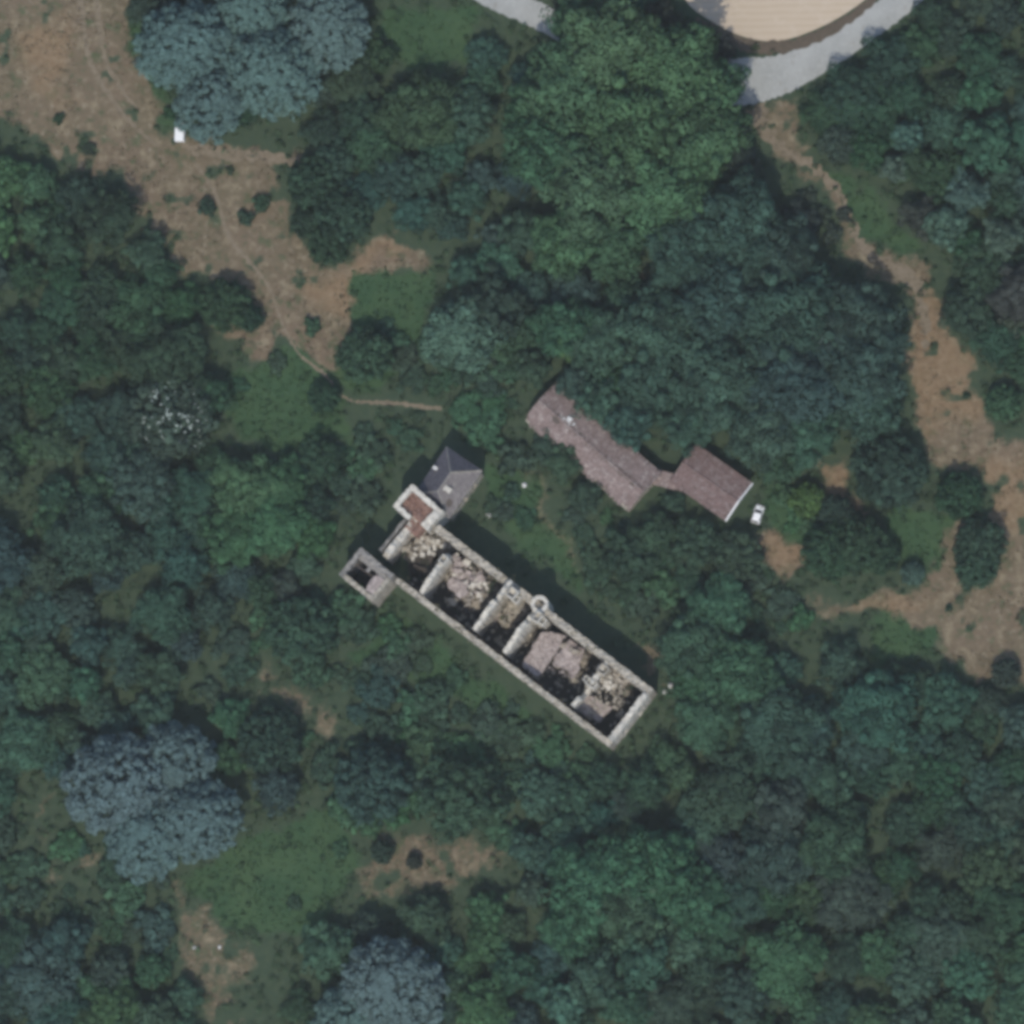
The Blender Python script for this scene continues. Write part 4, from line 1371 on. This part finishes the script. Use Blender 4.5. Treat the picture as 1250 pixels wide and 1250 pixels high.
NOTREE = [[(480, 570), (545, 525), (610, 570), (600, 620), (680, 690), (820, 820), (820, 850), (755, 935), (620, 840), (480, 745), (395, 710), (430, 640)],
          [(645, 462), (700, 465), (800, 540), (850, 525), (935, 590), (890, 650), (830, 640), (780, 640), (690, 590), (640, 530)],
          [(900, 590), (945, 600), (945, 650), (905, 655)], [(985, 560), (1150, 530), (1160, 640), (1085, 640), (1060, 650), (990, 620)], [(200, 140), (240, 140), (240, 185), (200, 185)]]
CLEAR = [[(775, 790), (802, 780), (818, 805), (812, 832), (798, 838)], [(955, 165), (1000, 188), (1048, 232), (1068, 292), (1120, 303), (1150, 340), (1140, 420), (1108, 420), (1102, 345), (1035, 318), (1012, 262), (955, 205)],
         [(235, 170), (372, 178), (372, 212), (235, 205)]]
SCRUB = [[(440, 500), (640, 520), (660, 560), (760, 640), (830, 640), (860, 720), (830, 790), (700, 690), (600, 630), (560, 540), (480, 560), (430, 640), (400, 600)],
         [(400, 720), (470, 760), (560, 820), (680, 900), (740, 930), (700, 960), (560, 900), (430, 850), (330, 800), (250, 850), (260, 790), (330, 740)],
         [(340, 860), (560, 880), (640, 930), (640, 1020), (440, 1020), (400, 950)], [(-20, 1000), (130, 1030), (220, 1090), (210, 1180), (120, 1130), (-20, 1120)],
         [(380, 380), (480, 400), (620, 420), (640, 510), (420, 490)], [(830, 690), (960, 700), (1000, 770), (900, 780)]]


def pmin(x, y, polys):
    x, y = np.array([float(x)]), np.array([float(y)])
    return min(poly_sd(x, y, p)[0] for p in polys)


roadc = catmull(ROAD, 6)
pathc = catmull([(a, b_, 3) for a, b_ in FOOTPATH], 4)
TIGHT = [[(478, 600), (545, 535), (605, 575), (565, 640), (815, 838), (755, 930), (480, 735), (405, 702), (436, 655), (468, 680)], NOTREE[1], NOTREE[2], NOTREE[3]]


def free(px, py, r, near=None):
    if pmin(px, py, DRY) < r * .72 or pmin(px, py, near or NOTREE) < r * (.95 if near else .80) or pmin(px, py, [FIELD]) < r: return False
    if pmin(px, py, CLEAR) < r * 1.02: return False
    if min(math.hypot(px - c_[0], py - c_[1]) - c_[2] for c_ in roadc) < r * .85: return False
    return min(math.hypot(px - c_[0], py - c_[1]) for c_ in pathc) > r + 3


def tone_at(px, py):
    d = sorted(((px - a) ** 2 + (py - b_) ** 2, t_) for a, b_, t_ in SPOTS)
    return d[0][1] if random.random() < .72 else d[1][1]


def crowd(px, py, r, k):
    for (a, b_, q, *_) in PLANTED:
        if (px - a) ** 2 + (py - b_) ** 2 < (k * (r + q)) ** 2: return True
    return False


R2 = random.Random(21)
n_tree = 0
for rad, tries, kk in ((0, 1500, .66), (0, 3500, .60), (24, 3500, .60), (17, 4000, .64)):
    for _ in range(tries):
        px, py = R2.uniform(-25, 1275), R2.uniform(-25, 1275)
        r = (rad or R2.choice((40, 32, 27, 22))) * R2.uniform(.85, 1.15)
        if n_tree > 295 or crowd(px, py, r, kk): continue
        if pmin(px, py, SCRUB) < r * .6 or pmin(px, py, GRASS) < r * .6 or not free(px, py, r): continue
        plant('big' if r > 33 and R2.random() < .6 else R2.choice(('mid', 'fine', 'fine')), px, py, r, tone_at(px, py), None, None, R2.uniform(.55, .85), .14)
        n_tree += 1
n_shrub = 0
for rad, tries, kk in ((24, 1500, .55), (17, 3000, .6), (11, 3000, .7)):
    for _ in range(tries):
        px, py = R2.uniform(-10, 1260), R2.uniform(-10, 1260)
        r = rad * R2.uniform(.8, 1.2)
        if n_shrub > 283: break
        ins = pmin(px, py, SCRUB) < 0
        gr = pmin(px, py, GRASS) < -4
        if not ins and not (gr and R2.random() < .12 and r < 14): continue
        if gr and R2.random() < .55: continue
        if crowd(px, py, r, kk) or not free(px, py, r, TIGHT): continue
        plant('shrub', px, py, r, R2.choice((tone_at(px, py), 'dull green', 'mid green', 'dull green')), None, None, R2.uniform(.45, .75))
        n_shrub += 1
# a few low bushes on the brown ground and saplings inside the walls
for px, py, r, t_, lb in ((72, 145, 8, 'dark green', 'lone small shrub at the left side of the brown meadow'), (108, 182, 9, 'olive brown', 'olive shrub at the lower left of the brown meadow'),
                          (208, 137, 9, 'dark green', 'little dark shrub just above the white van'), (252, 253, 12, 'dark green', 'dark shrub just left of the upper footpath'),
                          (300, 265, 11, 'dull green', 'dull shrub just right of the upper footpath'), (318, 248, 12, 'dull green', 'dull shrub right of the upper footpath, second from it'),
                          (280, 208, 6, 'olive brown', 'tiny olive shrub on the brown meadow arm'), (1180, 483, 5, 'dark green', 'tiny dark shrub in the middle of the right brown track'),
                          (1158, 742, 5, 'dark green', 'tiny dark shrub in the lower right brown clearing'), (380, 398, 12, 'mid green', 'green shrub on the grass islet right of the footpath'),
                          (512, 690, 9, 'dull green', 'shrub growing inside the north west room of the ruin'), (520, 704, 7, 'dark green', 'smaller darker shrub inside the north west room of the ruin'),
                          (766, 838, 6, 'dull green', 'little shrub in the rubble of the south east room of the ruin')):
    plant('shrub', px, py, r, t_, lb)

def growth(name, parent_frame, pts, n, col, rad_=(.25, .6)):
    k = rng.integers(0, len(pts), n)
    c_ = np.array(pts, float)[k] + rng.normal(size=(n, 3)) * np.array([.7, .7, .05])
    V, t_, sn = leaf_cloud(c_, rng.uniform(*rad_, n), 16, .14, squash=.5)
    sn[:, 2] = np.abs(sn[:, 2]) + .2
    o = bpy.data.objects.new(name, quad_mesh(name, V, t_, FOLIAGE, sn))
    o.color = (*col, 1)
    COL.objects.link(o)
    o.parent = parent_frame
    tag(o, kind='stuff')
gp = []
for px, py, z in ((508, 668, 2.4), (520, 690, 2.4), (528, 700, 2), (512, 704, 1.5), (575, 690, 4.6), (630, 742, 3.1), (618, 756, 3), (752, 836, 5.2), (764, 842, 5.2), (600, 712, 4.2), (560, 748, .3), (700, 856, .3)):
    q_ = F.l(px, py, z)
    gp.append((q_.x, q_.y, z + .15))
growth('weeds', R, gp, 90, (.060, .092, .045))
growth('moss', R, [(x_, -tn / 2 + random.uniform(-.5, .5), H + .1) for x_ in (3, 7.5, 12, 16, 18.4, 21, 23, 32, 36, 41, 46, 51)] + [(x_, -WY + ts / 2, H - .1) for x_ in (2, 6, 11, 17, 20, 27, 33, 35, 43, 50)], 60, (.15, .145, .085), (.12, .26))

# labels for the rest: size, tone and where it stands from the nearest landmark; rank tells equals apart
MARKS = [(220, 160, 'white van'), (210, 505, 'white flecked bush'), (185, 980, 'lower left cedars'), (470, 1200, 'bottom edge cedars'), (300, 60, 'top left cedars'),
         (552, 590, 'slate roofed pavilion'), (440, 700, 'corner tower'), (658, 737, 'round stair turret'), (775, 878, 'chateau south east end'),
         (720, 545, 'long barn'), (862, 588, 'square barn'), (950, 95, 'pale road'), (1086, 578, 'biggest round bush'), (550, 1060, 'brown clearing'),
         (265, 1155, 'orange bare patch'), (706, 418, 'yellow green tree'), (1196, 675, 'track bush pair'), (1100, 180, 'palest teal trees'), (340, 360, 'footpath'), (640, 20, 'top road end')]
CORNER = [(0, 1250, 'bottom left corner'), (1250, 1250, 'bottom right corner'), (1250, 0, 'top right corner'), (0, 0, 'top left corner'), (0, 700, 'middle of the left edge'), (1250, 1000, 'lower part of the right edge')]
ORD = ['', 'second ', 'third ', 'fourth ', 'fifth ', 'sixth ', 'seventh ', 'eighth ', 'ninth ', 'tenth ', 'eleventh ', 'twelfth ', 'thirteenth ', 'fourteenth ']
buckets = {}
for (px, py, r, o, lb, tone, kind) in PLANTED:
    if lb: continue
    word = {'tree': 'broad ' if r > 36 else 'middling ' if r > 25 else 'small ', 'shrub': 'large ' if r > 14 else 'small ', 'bush': ''}[o['category']] 
    dm = min((math.hypot(px - a, py - b_), a, b_, n_) for a, b_, n_ in MARKS)
    dc = min((math.hypot(px - a, py - b_), a, b_, n_) for a, b_, n_ in CORNER)
    if dc[0] < dm[0]:
        key = (word, tone, o['category'], dc[3], '')
        dist = dc[0]
    else:
        an = (math.degrees(math.atan2(px - dm[1], dm[2] - py)) + 360 + 22.5) % 360
        key = (word, tone, o['category'], dm[3], ('above', 'upper right of', 'right of', 'lower right of', 'below', 'lower left of', 'left of', 'upper left of')[int(an // 45)])
        dist = dm[0]
    buckets.setdefault(key, []).append((dist, o))
for (word, tone, cat, mark, rel), lst in buckets.items():
    lst.sort(key=lambda q: q[0])
    for k, (dist, o) in enumerate(lst):
        what = f'{word}{tone} {cat}'
        if rel:
            first = f'{what} {rel} the {mark}' if len(lst) == 1 else f'{ORD[min(k, 13)]}nearest {what} {rel} the {mark}'
        else:
            first = f'{what} near the {mark}' if len(lst) == 1 else f'{ORD[min(k, 13)]}nearest {what} to the {mark}'
        o['label'] = first
        if 'group' not in o or not o['group']:
            o['group'] = {'tree': 'trees of the wood', 'shrub': 'shrubs of the scrub', 'bush': 'round bushes'}[cat]

# ------------------------------------------------------------------ undergrowth, grass and dry grass: nobody could count them
def scatter(n, ok, x0=-112, x1=112):
    x, y = rng.uniform(x0, x1, n), rng.uniform(x0, x1, n)
    return (lambda k_: (x[k_], y[k_]))(ok(x, y))


dr_ = lambda x, y: masks(x, y)
CHW = W([(488, 590), (545, 535), (600, 575), (560, 640), (806, 838), (752, 925), (480, 725), (410, 700), (438, 660), (470, 680)])
BRW = W([(650, 480), (690, 455), (825, 565), (850, 535), (925, 590), (888, 640), (800, 600), (780, 640), (640, 530)])
ROADW = [(P(c_[0], c_[1]).x, P(c_[0], c_[1]).y, c_[2] * S) for c_ in roadc]
def off_built(x, y):
    k_ = (poly_sd(x, y, CHW) > .3) & (poly_sd(x, y, BRW) > .3) & (poly_sd(x, y, FIELDW) > 1.5)
    for k in range(len(ROADW) - 1):
        x0, y0, w0 = ROADW[k]; x1, y1, w1 = ROADW[k + 1]
        t = np.clip(((x - x0) * (x1 - x0) + (y - y0) * (y1 - y0)) / ((x1 - x0) ** 2 + (y1 - y0) ** 2 + 1e-9), 0, 1)
        k_ &= np.hypot(x - x0 - t * (x1 - x0), y - y0 - t * (y1 - y0)) > (w0 + w1) * .5 + .4
    return k_
def off_path(x, y):
    k_ = np.ones(x.shape, bool)
    for c_ in pathc:
        q_ = P(c_[0], c_[1])
        k_ &= np.hypot(x - q_.x, y - q_.y) > .9
    return k_


def ok_under(x, y):
    d_, g_ = dr_(x, y)
    return (rng.uniform(0, 1, x.shape) > np.maximum(d_ * 1.3, g_ * .8)) & off_built(x, y) & off_path(x, y)
x, y = scatter(11000, ok_under)
hh = .35 + .35 * vnoise(x, y, 6, 21) + rng.uniform(0, .35, len(x))
rad_ = rng.uniform(.5, 1.15, len(x))
V, t_, sn = leaf_cloud(np.column_stack([x, y, np.maximum(hh, .1)]), rad_, 20, .24, squash=.7)
V[:, 2] = np.maximum(V[:, 2], .03)
sn[:, 2] = np.abs(sn[:, 2]) + .35
o = bpy.data.objects.new('undergrowth', quad_mesh('undergrowth', V, t_, FOLIAGE, sn))
o.color = (.046, .082, .040, 1)
COL.objects.link(o)
tag(o, kind='stuff')


def ok_grass(x, y):
    d_, g_ = dr_(x, y)
    return (g_ > rng.uniform(.1, .9, x.shape)) & (d_ < rng.uniform(.2, 1.2, x.shape)) & off_built(x, y) & off_path(x, y)
x, y = scatter(60000, ok_grass)
V, t_, sn = leaf_cloud(np.column_stack([x, y, np.full(len(x), .08)]), np.full(len(x), .22) * (1 + .6 * vnoise(x, y, 2.5, 31)), 5, .2, squash=.8, jit=.7)
V[:, 2] = np.maximum(V[:, 2], .02)
sn[:, 2] = np.abs(sn[:, 2]) + .35
o = bpy.data.objects.new('grass', quad_mesh('grass', V, t_, FOLIAGE, sn))
o.color = (.046, .090, .040, 1)
COL.objects.link(o)
tag(o, kind='stuff')


def ok_dry(x, y):
    d_, g_ = dr_(x, y)
    return (d_ > .35) & (vnoise(x, y, 3.5, 41) + rng.uniform(-.5, .5, x.shape) > .05) & off_built(x, y) & off_path(x, y)
x, y = scatter(70000, ok_dry)
V, t_, sn = leaf_cloud(np.column_stack([x, y, np.full(len(x), .06)]), np.full(len(x), .2), 4, .17, squash=.7, jit=.8)
V[:, 2] = np.maximum(V[:, 2], .02)
sn[:, 2] = np.abs(sn[:, 2]) + .35
o = bpy.data.objects.new('dry_grass', quad_mesh('dry_grass', V, t_, FOLIAGE, sn))
o.color = (.150, .125, .078, 1)
COL.objects.link(o)
tag(o, kind='stuff')
print('TREES', n_tree, 'SHRUBS', n_shrub, 'OBJ', len(bpy.data.objects), 'TRIS', sum(len(m_.polygons) * 2 for m_ in bpy.data.meshes))
